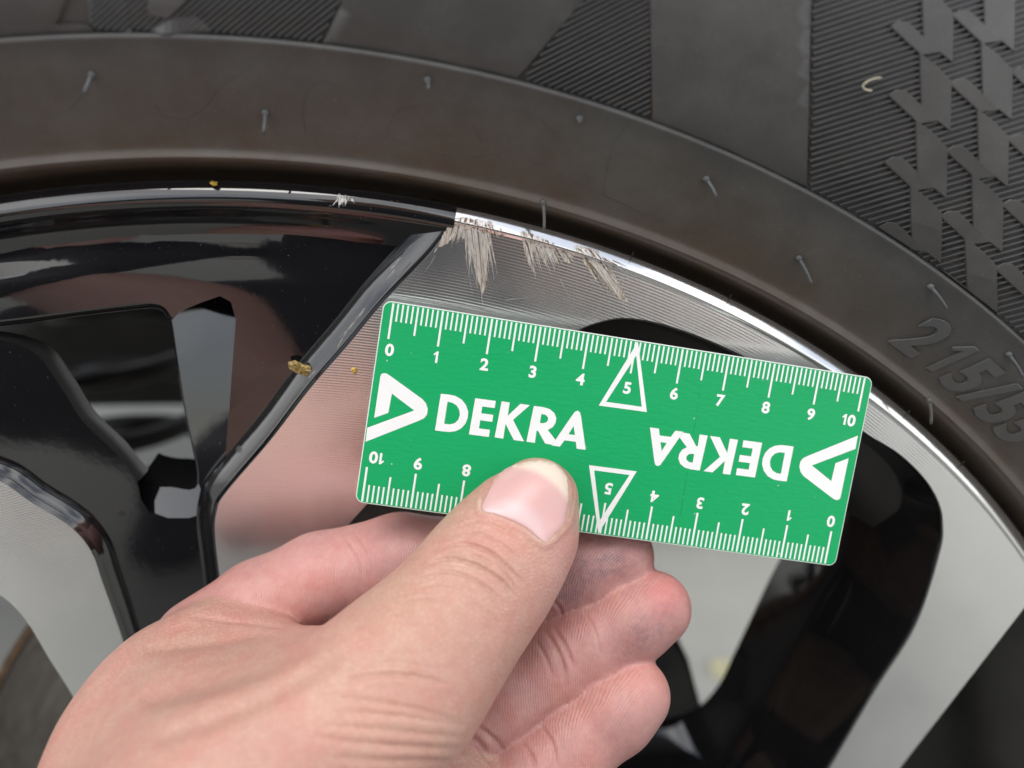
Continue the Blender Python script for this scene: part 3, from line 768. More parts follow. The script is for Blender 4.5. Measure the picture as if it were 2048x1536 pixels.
WP = 0.045
def flat(name, polys, holes=None, w=WP, mat=None):
    """print: polygons in card mm"""
    V = []; F = []
    for i, p in enumerate(polys):
        h = holes[i] if holes else []
        v2, t = sheet(np.asarray(p, float), [np.asarray(x, float) for x in h], step=50)
        W = loc(v2[:, 0], v2[:, 1], w); t = orient(W, t, (0, 0, -1)) + len(V); V += W.tolist(); F += [tuple(x) for x in t]
    return link(name, V, F, mat or M_WHT, card, smooth=False)
def rot2(P): P = np.asarray(P, float); return np.c_[99.43 - P[:, 0], 41.48 - P[:, 1]]
def z2(P, x0=700, y0=580, s=3.413): return [px2card(x0 + a / s, y0 + b / s) for a, b in P]

ticks = []
for k in range(101):
    L, hw = (7.5, 0.21) if k % 10 == 0 else ((6.1, 0.19) if k % 5 == 0 else (3.85, 0.175))
    if k == 50: L = 6.9
    ticks.append([(k - hw, 0.3), (k + hw, 0.3), (k + hw, L), (k - hw, L)])
flat('scale_marks', ticks)
flat('scale_marks', [rot2(t) for t in ticks])

def digits(txt, uc, vc, h, flip, hold):
    if txt == '1': V, F = ONE_V, ONE_F
    elif txt == '10':
        V, F = glyph('0', 0.034); o = len(ONE_V); sh = np.array([0.40 - V[:, 0].min(), 0, 0]); F = list(ONE_F) + [tuple(i + o for i in f) for f in F]; V = np.concatenate([ONE_V, V + sh])
    else: V, F = glyph(txt, 0.034)
    k = h / 0.70; c = (V.max(0) + V.min(0)) / 2
    P = np.c_[(V[:, 0] - c[0]) * k * 1.06 + uc, -(V[:, 1] - c[1]) * k + vc]
    if flip: P = rot2(P)
    W = loc(P[:, 0], P[:, 1], WP); T = [tuple(f) for f in F]
    o = len(hold[0]); hold[0] += W.tolist(); hold[1] += [tuple(i + o for i in f) for f in T]
for flip in (False, True):
    hold = [[], []]
    for k in range(11):
        off = {0: 0.55, 10: -1.7}.get(k, -0.15)
        digits(str(k), k * 10 + off, 9.65 + (0.35 if k == 5 else 0), 2.3, flip, hold)
    ob = link('scale_numbers', hold[0], hold[1], M_WHT, card, smooth=False)
    bm = bmesh.new(); bm.from_mesh(ob.data); bmesh.ops.recalc_face_normals(bm, faces=bm.faces); bm.to_mesh(ob.data); bm.free()

def circ(cx, cy, rx, ry, a0, a1, n): return [(cx + rx * math.cos(math.radians(a)), cy + ry * math.sin(math.radians(a))) for a in np.linspace(a0, a1, n)]
# lettering traced in the sheared pixel frame of the photo, turned into card millimetres
D_o = [(620, 708), (672, 713), (720, 723), (762, 747), (792, 785), (807, 832), (804, 872), (788, 913), (758, 945), (722, 963), (680, 969), (632, 965), (580, 958)]
D_i = [(666, 762), (700, 770), (728, 788), (746, 818), (750, 852), (740, 884), (716, 908), (684, 917), (643, 913)]
E_o = [(855, 738), (995, 757), (988, 806), (903, 795), (896, 841), (978, 852), (971, 900), (889, 889), (880, 944), (955, 954), (948, 1003), (812, 985)]
K_o = [(1035, 760), (1090, 767), (1077, 858), (1163, 777), (1228, 786), (1113, 886), (1188, 1033), (1118, 1024), (1062, 913), (1046, 1014), (987, 1006)]
R_o = [(1255, 791), (1318, 799), (1362, 812), (1394, 838), (1408, 874), (1403, 908), (1384, 936), (1350, 955), (1402, 1022), (1378, 1056), (1332, 1048), (1284, 962), (1273, 960), (1262, 1043), (1204, 1035)]
R_i = [(1306, 846), (1335, 852), (1351, 868), (1352, 888), (1338, 904), (1318, 909), (1297, 907)]
A_o = [(1376, 1061), (1512, 862), (1534, 832), (1553, 823), (1570, 834), (1576, 858), (1609, 1091), (1547, 1083), (1541, 1036), (1464, 1026), (1432, 1069)]
A_i = [(1492, 984), (1535, 990), (1526, 928)]
LG = [(165, 873), (207, 592), (214, 574), (230, 567), (250, 570), (275, 586), (495, 745), (520, 775), (531, 812), (526, 850), (506, 875), (470, 892), (106, 1036), (118, 940), (438, 822), (286, 707), (262, 838)]
letters = [('letter', z2(D_o), [z2(D_i)]), ('letter', z2(E_o), []), ('letter', z2(K_o), []), ('letter', z2(R_o), [z2(R_i)]), ('letter', z2(A_o), [z2(A_i)]), ('logo_arrow', z2(LG), [])]
TRI = (z2([(1965, 352), (2026, 833), (1698, 788)]), [z2([(1953, 448), (1991, 797), (1748, 763)])])
letters.append(('warning_triangle', TRI[0], TRI[1]))
for i, (nm, p, h) in enumerate(letters):
    flat(nm, [p], [h], w=WP + 0.01 * (nm == 'warning_triangle')); flat(nm, [rot2(p)], [[rot2(x) for x in h]], w=WP + 0.01 * (nm == 'warning_triangle'))

# ------------------------------------------------------------------ hand (signed distance field -> surface nets), camera-space mm
H_ = 0.66
gmin = np.array([-100.0, 8.0, 92.0]); gmax = np.array([52.0, 108.0, 192.0])
dims = ((gmax - gmin) / H_).astype(int)
BIG = np.float32(60)
axs = [gmin[i] + H_ * np.arange(dims[i]) for i in range(3)]
def cone_sdf(P, a, b, r1, r2):
    ba = b - a; l2 = ba @ ba; rr = r1 - r2; a2 = l2 - rr * rr; il2 = 1 / l2
    pa = P - a; y = pa @ ba; z = y - l2
    q = pa * l2 - y[..., None] * ba; x2 = np.einsum('...i,...i', q, q); y2 = y * y * l2; z2_ = z * z * l2
    k = np.sign(rr) * rr * rr * x2
    m1 = np.sign(z) * a2 * z2_ > k; m2 = np.sign(y) * a2 * y2 < k
    return np.where(m1, np.sqrt(x2 + z2_) * il2 - r2, np.where(m2, np.sqrt(x2 + y2) * il2 - r1, (np.sqrt(np.maximum(x2 * a2 * il2, 0)) + y * rr) * il2 - r1))
def smin(a, b, k):
    h = np.maximum(k - np.abs(a - b), 0) / k; return np.minimum(a, b) - h * h * k * 0.25
def pt(px, py, z, rpx): return cam_pt(px, py, z), rpx * z / F_PX
def field(prims, k):
    D = np.full(dims, BIG, np.float32)
    for (A, B) in prims:
        (a, r1), (b, r2) = pt(*A), pt(*B); m = max(r1, r2) + 9
        lo = np.maximum(((np.minimum(a, b) - m - gmin) / H_).astype(int), 0); hi = np.minimum(((np.maximum(a, b) + m - gmin) / H_).astype(int) + 1, dims)
        if (hi <= lo).any(): continue
        sl = tuple(slice(l, h) for l, h in zip(lo, hi))
        G = np.stack(np.meshgrid(*[axs[i][sl[i]] for i in range(3)], indexing='ij'), -1)
        d = cone_sdf(G.astype(np.float32), a.astype(np.float32), b.astype(np.float32), np.float32(r1), np.float32(r2)); D[sl] = smin(D[sl], d, k)
    return D
def chain(nodes): return list(zip(nodes[:-1], nodes[1:]))
pv = np.array([0.83, 0.55])
def off(n, s, dz=0): return (n[0] + pv[0] * s, n[1] + pv[1] * s, n[2] + dz, n[3])
TH_N = [((1080, 988, 153.0, 60), 24), ((1046, 1052, 152.6, 66), 44), ((1010, 1100, 151.2, 74), 45), ((972, 1152, 149.5, 86), 42), ((930, 1208, 147, 94), 36), ((880, 1268, 144, 106), 30), ((830, 1325, 141, 122), 28), ((775, 1388, 137.5, 140), 26)]
TH_N = [((n[0], n[1], n[2], n[3] - 6), o - 7) for n, o in TH_N]
thumb = []
for sgn in (-1, 1): thumb += chain([off(n, sgn * o) for n, o in TH_N])
thumb += chain([TH_N[i][0] for i in range(1, len(TH_N))])
thumb += chain([(775, 1388, 137, 150), (640, 1480, 132, 168), (480, 1600, 126, 200), (330, 1780, 118, 250)])
hand_body = chain([(345, 1362, 158, 86), (300, 1430, 152, 112), (262, 1520, 146, 128), (200, 1700, 134, 170)])
hand_body += chain([(440, 1352, 158, 70), (430, 1440, 150, 120), (420, 1560, 138, 185)])
hand_body += chain([(540, 1334, 152, 66), (600, 1380, 146, 100), (560, 1480, 138, 145)])
hand_body += chain([(345, 1345, 158, 84), (440, 1300, 160, 76), (540, 1306, 158, 56)])
hand_body += chain([(600, 1490, 152, 140), (800, 1575, 156, 150), (930, 1650, 158, 160)])
hand_body += chain([(420, 1560, 140, 220), (420, 1780, 126, 320)])
index = chain([(400, 1285, 166, 90), (520, 1213, 168.5, 92), (640, 1158, 171, 91), (800, 1120, 173, 91), (950, 1128, 174, 89), (1090, 1146, 174, 86), (1160, 1130, 174, 84), (1226, 1110, 174, 79)])
index += chain([(1080, 1168, 173, 82), (1170, 1146, 173, 78), (1228, 1118, 173.5, 74)])
middle = chain([(1308, 1216, 169, 74), (1262, 1242, 168.5, 81), (1180, 1290, 168, 82), (1100, 1330, 167, 85), (1000, 1392, 164, 88), (880, 1480, 160, 96), (800, 1560, 156, 110)])
ring = chain([(1264, 1390, 164, 76), (1226, 1422, 163.5, 83), (1150, 1482, 162.5, 84), (1060, 1555, 160, 92), (940, 1660, 156, 104)])
little = chain([(1130, 1640, 158, 74), (1060, 1700, 157, 82), (960, 1790, 154, 92)])
Dt = field(thumb, 7.0); Dh = field(hand_body, 9.0)
D = smin(Dt, Dh, 7.0)
Dgroups = [field(index, 2.0), field(middle, 2.0), field(ring, 2.0), field(little, 2.0)]
Di = smin(D, Dgroups[0], 1.2); Di = smin(Di, Dgroups[1], 0.3); Di = smin(Di, Dgroups[2], 0.3); D = smin(Di, Dgroups[3], 0.3)

def surface_nets(D, h, o):
    s = D < 0; nx, ny, nz = D.shape
    c = [D[i:nx - 1 + i, j:ny - 1 + j, k:nz - 1 + k] for i in (0, 1) for j in (0, 1) for k in (0, 1)]
    ns = sum((x < 0).astype(np.int8) for x in c); act = (ns > 0) & (ns < 8)
    idx = np.full(act.shape, -1, np.int64); ii = np.argwhere(act); idx[act] = np.arange(len(ii))
    v = np.stack([x[act] for x in c], 1).astype(np.float64)
    corners = np.array([(i, j, k) for i in (0, 1) for j in (0, 1) for k in (0, 1)], float)
    acc = np.zeros((len(ii), 3)); cnt = np.zeros(len(ii))
    for a in range(8):
        for b in range(a + 1, 8):
            if np.abs(corners[a] - corners[b]).sum() != 1: continue
            m = (v[:, a] < 0) != (v[:, b] < 0); t = v[m, a] / (v[m, a] - v[m, b])
            acc[m] += corners[a] + t[:, None] * (corners[b] - corners[a]); cnt[m] += 1
    V = o + h * (ii + acc / cnt[:, None]); F = []
    for ax in range(3):
        sa = [slice(None)] * 3; sb = [slice(None)] * 3; sa[ax] = slice(0, -1); sb[ax] = slice(1, None)
        A, B = s[tuple(sa)], s[tuple(sb)]; ch = np.argwhere(A != B); flip = A[A != B]
        u, w_ = [(1, 2), (2, 0), (0, 1)][ax]
        ok = (ch[:, u] > 0) & (ch[:, w_] > 0) & (ch[:, u] < idx.shape[u]) & (ch[:, w_] < idx.shape[w_])
        ch, flip = ch[ok], flip[ok]; q = []
        for du, dw in ((-1, -1), (0, -1), (0, 0), (-1, 0)):
            e = ch.copy(); e[:, u] += du; e[:, w_] += dw; q.append(idx[e[:, 0], e[:, 1], e[:, 2]])
        q = np.stack(q, 1); q[~flip] = q[~flip][:, ::-1]; F.append(q)
    return V, np.concatenate(F)
HV, HF = surface_nets(D, H_, gmin)

# relax, then one level of subdivision so that creases can be cut finely
def acc(idx, val, n): return np.stack([np.bincount(idx, val[:, k], n) for k in range(val.shape[1])], 1)
def quad_edges(F):
    e = np.concatenate([F[:, [0, 1]], F[:, [1, 2]], F[:, [2, 3]], F[:, [3, 0]]]); return np.sort(e, 1)
def relax(V, E, it, f=0.5):
    n = len(V); c = np.bincount(E.ravel(), minlength=n)[:, None].clip(1)
    for _ in range(it):
        a = acc(E[:, 0], V[E[:, 1]], n) + acc(E[:, 1], V[E[:, 0]], n); V = V + f * (a / c - V)
    return V
q_ = quad_edges(HF); kk = q_[:, 0] * len(HV) + q_[:, 1]; uk, inv = np.unique(kk, return_inverse=True)
E_ = np.c_[uk // len(HV), uk % len(HV)]; HV = relax(HV, E_, 4)
nf, n0, ne_ = len(HF), len(HV), len(uk); em = inv.reshape(4, nf).T + n0; fc = np.arange(nf) + n0 + ne_
V_ = np.concatenate([HV, HV[E_].mean(1), HV[HF].mean(1)])
HF = np.concatenate([np.c_[HF[:, k], em[:, k], fc, em[:, k - 1]] for k in range(4)])
q_ = quad_edges(HF); uk = np.unique(q_[:, 0] * len(V_) + q_[:, 1]); HV = relax(V_, np.c_[uk // len(V_), uk % len(V_)], 3)
nv = len(HV); fn = np.cross(HV[HF[:, 2]] - HV[HF[:, 0]], HV[HF[:, 3]] - HV[HF[:, 1]])
HN = sum(acc(HF[:, k], fn, nv) for k in range(4)); HN /= np.linalg.norm(HN, axis=1)[:, None] + 1e-12
PXY = np.c_[1024 + F_PX * HV[:, 0] / HV[:, 2], 768 + F_PX * HV[:, 1] / HV[:, 2]]
view = HV / np.linalg.norm(HV, axis=1)[:, None]; front = np.einsum('ij,ij->i', HN, view) < 0.15
if (HN * view).sum(1)[np.argmin(HV[:, 2])] > 0: HN = -HN; HF = HF[:, ::-1]; front = np.einsum('ij,ij->i', HN, view) < 0.15
def tri(D, P):
    q = (P - gmin) / H_; i = np.clip(q.astype(int), 0, dims - 2); f = np.clip(q - i, 0, 1); out = 0
    for a in (0, 1):
        for b in (0, 1):
            for c in (0, 1):
                wgt = np.abs(1 - a - f[:, 0]) * np.abs(1 - b - f[:, 1]) * np.abs(1 - c - f[:, 2]); out = out + wgt * D[i[:, 0] + a, i[:, 1] + b, i[:, 2] + c]
    return out
own = np.stack([tri(Dt, HV), tri(Dh, HV)] + [tri(g_, HV) for g_ in Dgroups], 1)
which = own.argmin(1)                                  # 0 thumb 1 body 2.. fingers

def linedist(P, L):
    best = np.full(len(P), 1e9); par = np.zeros(len(P)); n = len(L) - 1
    for i in range(n):
        a, b = L[i], L[i + 1]; ab = b - a; t = np.clip(((P - a) @ ab) / (ab @ ab), 0, 1); d = np.hypot(*(P - a - t[:, None] * ab).T)
        m = d < best; best[m] = d[m]; par[m] = (i + t[m]) / n
    return best, par
disp = np.zeros(nv)
def crease(pts, depth, width, groups, taper=True):
    L = cr(pts, 6); mn, mx = L.min(0) - 5 * width - 3, L.max(0) + 5 * width + 3
    m = front & np.isin(which, groups) & (PXY > mn).all(1) & (PXY < mx).all(1); id_ = np.where(m)[0]
    if not len(id_): return
    d, t = linedist(PXY[id_], L); a = np.sin(np.clip(t, 0.02, 0.98) * math.pi) ** 0.5 if taper else 1.0
    depth = depth * 1.5; width = width * 0.75
    disp[id_] -= depth * a * np.exp(-(d / width) ** 2)
    disp[id_] += 0.18 * depth * a * np.exp(-((d - 2.2 * width) / (1.4 * width)) ** 2)
TB = [0, 1]
for pts, dp, wd in [
    ([(884, 1095), (912, 1088), (942, 1089), (984, 1106), (1018, 1137), (1046, 1166)], 0.42, 4.2),
    ([(858, 1127), (885, 1118), (914, 1118), (960, 1133), (1001, 1160), (1032, 1192)], 0.5, 4.4),
    ([(842, 1152), (872, 1143), (905, 1144), (950, 1160), (990, 1190), (1012, 1216)], 0.28, 4.2),
    ([(902, 1070), (935, 1064), (970, 1070), (1005, 1090), (1040, 1120)], 0.22, 3.6),
    ([(918, 1052), (950, 1044), (985, 1050), (1022, 1070), (1055, 1100)], 0.18, 3.2),
    ([(930, 1108), (962, 1116), (990, 1135)], 0.25, 3.4), ([(990, 1120), (1015, 1150), (1036, 1186)], 0.22, 3.2),
    ([(828, 1180), (870, 1168), (915, 1172), (955, 1190)], 0.14, 4.5), ([(800, 1205), (850, 1195), (900, 1200)], 0.1, 4.5), ([(940, 1205), (975, 1225), (995, 1250)], 0.12, 4),
    ([(640, 1392), (720, 1399), (783, 1410), (850, 1424), (916, 1442)], 0.17, 8), ([(688, 1424), (760, 1428), (830, 1436), (925, 1452)], 0.16, 8),
    ([(630, 1472), (700, 1485), (783, 1492), (850, 1496), (930, 1500)], 0.2, 9), ([(690, 1360), (760, 1350), (830, 1354), (895, 1370)], 0.25, 7), ([(640, 1452), (740, 1458), (860, 1470), (925, 1475)], 0.12, 8),
    ([(660, 1515), (760, 1522), (860, 1522), (936, 1528)], 0.15, 9), ([(740, 1310), (800, 1300), (860, 1306)], 0.14, 6), ([(720, 1335), (790, 1325), (870, 1338)], 0.14, 6)]:
    crease(pts, dp, wd, TB)
# web fold and soft tendon hollows
crease([(380, 1232), (450, 1242), (520, 1250), (590, 1258)], 0.22, 7, [0, 1]); crease([(300, 1300), (400, 1290), (500, 1274), (570, 1266)], 0.35, 14, [0, 1])
crease([(270, 1400), (380, 1370), (520, 1330), (640, 1270)], 0.9, 36, [0, 1]); crease([(300, 1480), (420, 1440), (560, 1380), (680, 1310)], 0.5, 26, [0, 1])
# finger joints
for pts, dp, wd, gp in [([(1090, 1262), (1112, 1296), (1128, 1340), (1130, 1372)], 0.35, 6, [3]), ([(1108, 1256), (1130, 1292), (1146, 1332)], 0.3, 5, [3]), ([(1072, 1282), (1090, 1312), (1104, 1352)], 0.22, 5, [3]),
                    ([(1168, 1225), (1190, 1262), (1200, 1308)], 0.16, 4, [3]), ([(1095, 1192), (1118, 1215), (1128, 1240)], 0.25, 5, [2]), ([(920, 1460), (960, 1490), (985, 1530)], 0.5, 9, [3, 1]), ([(935, 1440), (990, 1480), (1010, 1510)], 0.35, 7, [3, 1]),
                    ([(1040, 1480), (1062, 1510), (1070, 1536)], 0.3, 6, [4]), ([(1080, 1450), (1104, 1486), (1112, 1530)], 0.25, 5, [4]), ([(690, 1075), (716, 1110), (726, 1150)], 0.2, 5, [2]), ([(712, 1068), (738, 1104), (748, 1140)], 0.16, 4.5, [2])]:
    crease(pts, dp, wd, gp)
# nail bed: walls along the nail
NAIL = cr([(964, 1018), (972, 985), (989, 958), (1012, 937), (1045, 925), (1080, 921), (1110, 928), (1131, 948), (1140, 976), (1139, 1010), (1128, 1048), (1100, 1076), (1086, 1082), (1050, 1056), (1020, 1040), (990, 1028)], 6, True)
nm = front & (which == 0) & (PXY[:, 0] > 930) & (PXY[:, 0] < 1180) & (PXY[:, 1] > 880) & (PXY[:, 1] < 1115); nid = np.where(nm)[0]
dn, tn = linedist(PXY[nid], np.r_[NAIL, NAIL[:1]]); ins = inside(PXY[nid], NAIL)
tipw = np.clip((985 - PXY[nid][:, 1]) / 50, 0, 1)
disp[nid] += np.where(ins, -0.55 * np.clip(dn / 6, 0, 1), 0.32 * np.exp(-((dn - 7) / 8) ** 2) * (1 - 0.6 * tipw))
HV2 = HV + HN * disp[:, None]

# skin colouring: palm side pinker, fingertips redder, dirt on the pads
SC = np.tile(np.array([0.52, 0.305, 0.243]), (nv, 1))
def blob(x, y, sx, sy, ang, groups):
    a = math.radians(ang); d = PXY - [x, y]; u = (d[:, 0] * math.cos(a) + d[:, 1] * math.sin(a)) / sx; v = (-d[:, 0] * math.sin(a) + d[:, 1] * math.cos(a)) / sy
    return np.exp(-(u * u + v * v)) * np.isin(which, groups)
def tint(wt, col): 
    global SC
    SC = SC + np.clip(wt, 0, 1)[:, None] * (np.array(col) - SC)
tint(np.isin(which, [2, 3, 4, 5]) * 0.9, (0.475, 0.237, 0.222))  # fingers pinker, with the shade of thumb and card put into the colour
tint(blob(1330, 1190, 60, 45, -40, [3]) * 0.75, (0.60, 0.20, 0.195)); tint(blob(1290, 1360, 50, 40, -40, [4]) * 0.4, (0.66, 0.27, 0.23))
tint(blob(640, 1130, 150, 60, -25, [2]) * 0.5, (0.66, 0.33, 0.31)); tint(blob(1130, 1130, 45, 120, 20, [0]) * 0.7, (0.64, 0.34, 0.31))
tint(blob(560, 1240, 160, 45, 10, [0, 1, 2]) * 0.55, (0.64, 0.31, 0.27)); tint(blob(1010, 1060, 60, 35, 35, TB) * 0.5, (0.66, 0.34, 0.24))
tint(blob(800, 1230, 160, 90, -40, TB) * 0.45, (0.58, 0.385, 0.26)); tint(blob(760, 1450, 200, 60, 8, TB) * 0.4, (0.68, 0.42, 0.32))
tint(blob(1100, 915, 70, 18, 10, [0]) * 0.7, (0.66, 0.50, 0.34))
cu = np.zeros(nv); cu[nid] = np.exp(-((dn - 3.5) / 2.5) ** 2) * (~ins) * (PXY[nid][:, 1] > 1000); tint(cu * 0.7, (0.74, 0.56, 0.48))
ex = np.zeros(nv); ex[nid] = np.exp(-((dn - 2) / 3.5) ** 2) * (0.35 + 0.65 * (PXY[nid][:, 0] > 1110)) * (~ins | (dn < 3)); tint(ex * 0.85, (0.26, 0.20, 0.15))
DIRT = 1.15 * blob(1200, 1130, 95, 50, -15, [2]) + 0.7 * blob(1110, 1200, 70, 70, 0, [2]) + 0.95 * blob(1290, 1270, 85, 42, -35, [3]) + 0.45 * blob(1265, 1480, 60, 60, -40, [4]) + 0.25 * blob(770, 1120, 30, 50, 15, [2])
RW_ = np.clip(np.isin(which, [2, 3, 4, 5]) * 1.0, 0, 1)
ph = np.zeros(nv)
for gi, c0 in ((2, (1290, 1190)), (3, (1400, 1330)), (4, (1370, 1500)), (5, (1250, 1700))):
    m = which == gi; cc = cam_pt(c0[0], c0[1], 168); ph[m] = np.linalg.norm((HV[m] - cc) * [1, 1, 0.6], axis=1)
dors = np.isin(which, TB) * 1.0
# forearm: carry the open wrist loop on, out of the frame and back to the elbow
from collections import defaultdict
e1 = np.concatenate([HF[:, [0, 1]], HF[:, [1, 2]], HF[:, [2, 3]], HF[:, [3, 0]]]); key = np.sort(e1, 1)
_, first, cnt = np.unique(key, axis=0, return_index=True, return_counts=True); be = e1[first[cnt == 1]]
be = be[(HV[be[:, 0], 1] > gmax[1] - 3) & (HV[be[:, 1], 1] > gmax[1] - 3)]
nxt = {int(a): int(b) for a, b in be}; loops = []; seen = set()
for a in list(nxt):
    if a in seen: continue
    L = [a]; seen.add(a)
    while nxt.get(L[-1]) is not None and nxt[L[-1]] not in seen: L.append(nxt[L[-1]]); seen.add(L[-1])
    loops.append(L)
L = max(loops, key=len); extra = []; eF = []; prev = L; base = len(HV2); cen = HV2[L].mean(0)
goal = np.array([-215.0, 190.0, -170.0]); NS = 14
for k in range(1, NS + 1):
    t = k / NS; c = cen + (goal - cen) * t + np.array([0, 25, 0]) * math.sin(t * math.pi); sc = 1.0 + 0.12 * t
    q = HV2[L] - cen
    # turn the cut plane gradually square to the forearm
    dirv = (goal - cen) / np.linalg.norm(goal - cen); a0 = np.array([0, 1.0, 0]); dv = a0 + (dirv - a0) * min(1, t * 3); dv /= np.linalg.norm(dv)
    axr = np.cross(a0, dv); sn = np.linalg.norm(axr); axr = axr / (sn + 1e-9); cs = a0 @ dv
    q = q * cs + np.cross(axr, q) * sn + np.outer(q @ axr, axr) * (1 - cs)
    rad = np.linalg.norm(q, axis=1, keepdims=True); tgt = 36.0 + 6 * t; q = q * (1 - min(1, t * 2.5)) + q / (rad + 1e-9) * tgt * min(1, t * 2.5)
    new = list(range(base + len(extra), base + len(extra) + len(L))); extra += (c + q).tolist()
    for i in range(len(L) - (0 if nxt.get(L[-1]) == L[0] else 1)):
        j = (i + 1) % len(L); eF.append((prev[j], prev[i], new[i], new[j]))
    prev = new
HV2 = np.concatenate([HV2, np.array(extra)]); HF = np.concatenate([HF, np.array(eF)])
ne = len(extra)
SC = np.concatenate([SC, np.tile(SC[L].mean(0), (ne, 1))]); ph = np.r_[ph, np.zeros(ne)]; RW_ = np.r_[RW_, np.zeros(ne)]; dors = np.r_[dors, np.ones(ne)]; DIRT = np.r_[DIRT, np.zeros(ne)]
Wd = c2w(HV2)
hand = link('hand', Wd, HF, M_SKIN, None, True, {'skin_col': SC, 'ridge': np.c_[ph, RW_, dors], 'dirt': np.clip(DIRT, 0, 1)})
tag(hand, 'bare hand pinching the green ruler card under its thumb', 'hand')

# thumbnail: smooth curved plate seated in the nail bed
ny = np.linspace(0, 1, 34); 
nv2, ntri = sheet(dense(NAIL, 5), step=6)
sel = nid[ins & (dn > 4)]
X = PXY[sel] - [1055, 1000]; Q = np.c_[np.ones(len(X)), X, X ** 2, X[:, :1] * X[:, 1:], X[:, :1] ** 2 * X[:, 1:], X[:, 1:] ** 2 * X[:, :1], X ** 3]
co = np.linalg.lstsq(Q, HV[sel][:, 2], rcond=None)[0]
X = nv2 - [1055, 1000]; Q = np.c_[np.ones(len(X)), X, X ** 2, X[:, :1] * X[:, 1:], X[:, :1] ** 2 * X[:, 1:], X[:, 1:] ** 2 * X[:, :1], X ** 3]
zz = Q @ co; dnl, _ = linedist(nv2, np.r_[NAIL, NAIL[:1]])
zz = zz + 0.12 + 0.42 * np.exp(-(dnl / 5) ** 2) * np.clip((nv2[:, 1] - 930) / 40, -0.3, 1)
NV = np.stack([(nv2[:, 0] - 1024) / F_PX * zz, (nv2[:, 1] - 768) / F_PX * zz, zz], 1)
ax = np.array([59, -129.0]); ax /= np.linalg.norm(ax); tl = (nv2 - [1026, 1049]) @ ax; sl_ = (nv2 - [1026, 1049]) @ np.array([-ax[1], ax[0]])
NC = np.tile(np.array([0.62, 0.36, 0.345]), (len(nv2), 1))
lun = 1 / (1 + np.exp((np.hypot((tl + 12) / 1.0, sl_ / 1.15) - 58) / 4)); NC += lun[:, None] * (np.array([0.66, 0.47, 0.47]) - NC)
fe = np.clip((tl - 108 + 0.004 * sl_ ** 2) / 12, 0, 1) * 0.85; NC += fe[:, None] * (np.array([0.76, 0.66, 0.54]) - NC)
gr = np.exp(-(dnl / 4.2) ** 2) * np.clip((tl - 40) / 30, 0, 1) * np.clip(0.55 + 0.45 * np.sin(nv2[:, 0] * 0.31) * np.sin(nv2[:, 1] * 0.23 + 1), 0, 1); NC += (0.85 * gr)[:, None] * (np.array([0.24, 0.19, 0.14]) - NC)
Wn = c2w(NV); link('thumbnail', Wn, orient(Wn, ntri), M_NAIL, hand, True, {'nail_col': NC})

# ------------------------------------------------------------------ scuffs, chips and crumbs on the wheel
def streak(name, x, y, ang, L, wd, mat, prof, lift=0.05, jag=0.25, bound=None):
    """a tapering ragged scratch in pixels, laid on a wheel surface"""
    n = max(5, int(L / 6)); t = np.linspace(0, 1, n); a = math.radians(ang); d = np.array([math.cos(a), math.sin(a)]); p = np.array([-d[1], d[0]])
    wv = wd * np.clip(np.minimum((t + 0.05) * 6, (1.02 - t) ** 1.25 * 1.3), 0.05, 1) * (1 + jag * rng.normal(size=n))
    c = np.array([x, y]) + np.outer(t * L, d) + np.outer(np.cumsum(rng.normal(size=n)) * 0.35, p)
    P = np.r_[c + p * wv[:, None] / 2, (c - p * wv[:, None] / 2)[::-1]]
    W = on_prof(P[:, 0], P[:, 1], prof); W[:, 1] -= lift + rng.random() * 0.05
    V = W; m = len(t); F = [(i, i + 1, 2 * m - 2 - i, 2 * m - 1 - i) for i in range(m - 1)]
    if bound is not None:
        ok = inside(P, bound); F = [f for f in F if all(ok[i] for i in f)]
    return V, F
def join(parts, clip=False):
    V = []; F = []
    for v, f in parts:
        if clip:
            Rv = np.hypot(np.asarray(v)[:, 0], np.asarray(v)[:, 2]); f = [q for q in f if all(Rv[i] < 243.1 for i in q) or all(243.3 < Rv[i] < 245.9 for i in q)]
        o = len(V); V += [tuple(x) for x in v]; F += [tuple(i + o for i in q) for q in f]
    return V, F
def surfS(R): return np.where(R > 242.5, np.interp(R, [242.5, 243.05, 243.3, 243.55, 245.85, 246.15], [0.75, 0.46, 0.38, 0.45, 1.85, 2.1]), faceY(R))
fans = [
    # base from, base to, angle at each end, shortest, longest, count, width
    [((928, 436), (972, 447), 86, 80, 40, 175, 46, 5), ((902, 440), (936, 436), 112, 94, 20, 62, 30, 5), ((868, 496), (892, 470), 118, 110, 10, 26, 16, 4), ((974, 449), (1006, 462), 80, 70, 8, 34, 16, 3.5), ((906, 432), (985, 447), 95, 85, 8, 24, 40, 6)],
    [((1042, 464), (1066, 472), 78, 72, 24, 118, 22, 4), ((1066, 473), (1092, 482), 74, 64, 18, 90, 22, 4), ((1092, 483), (1112, 490), 66, 60, 20, 56, 14, 3.5), ((1112, 490), (1132, 500), 60, 50, 16, 46, 12, 3), ((1044, 464), (1110, 488), 72, 66, 8, 22, 30, 6)],
    [((1152, 493), (1190, 503), 56, 52, 40, 165, 40, 5), ((1196, 511), (1230, 528), 36, 28, 16, 60, 14, 2.6), ((1148, 492), (1192, 503), 60, 50, 10, 34, 34, 6), ((1158, 500), (1166, 502), 56, 54, 90, 140, 5, 2.4)],
]
lab = ['broad kerb scuffs beside the black paint edge', 'short kerb scuffs between the two larger ones', 'long slanting kerb scuff near the window']
SCB = np.array([(858, 516), (925, 420), (1000, 415), (1400, 540), (1400, 700), (800, 700)], float)
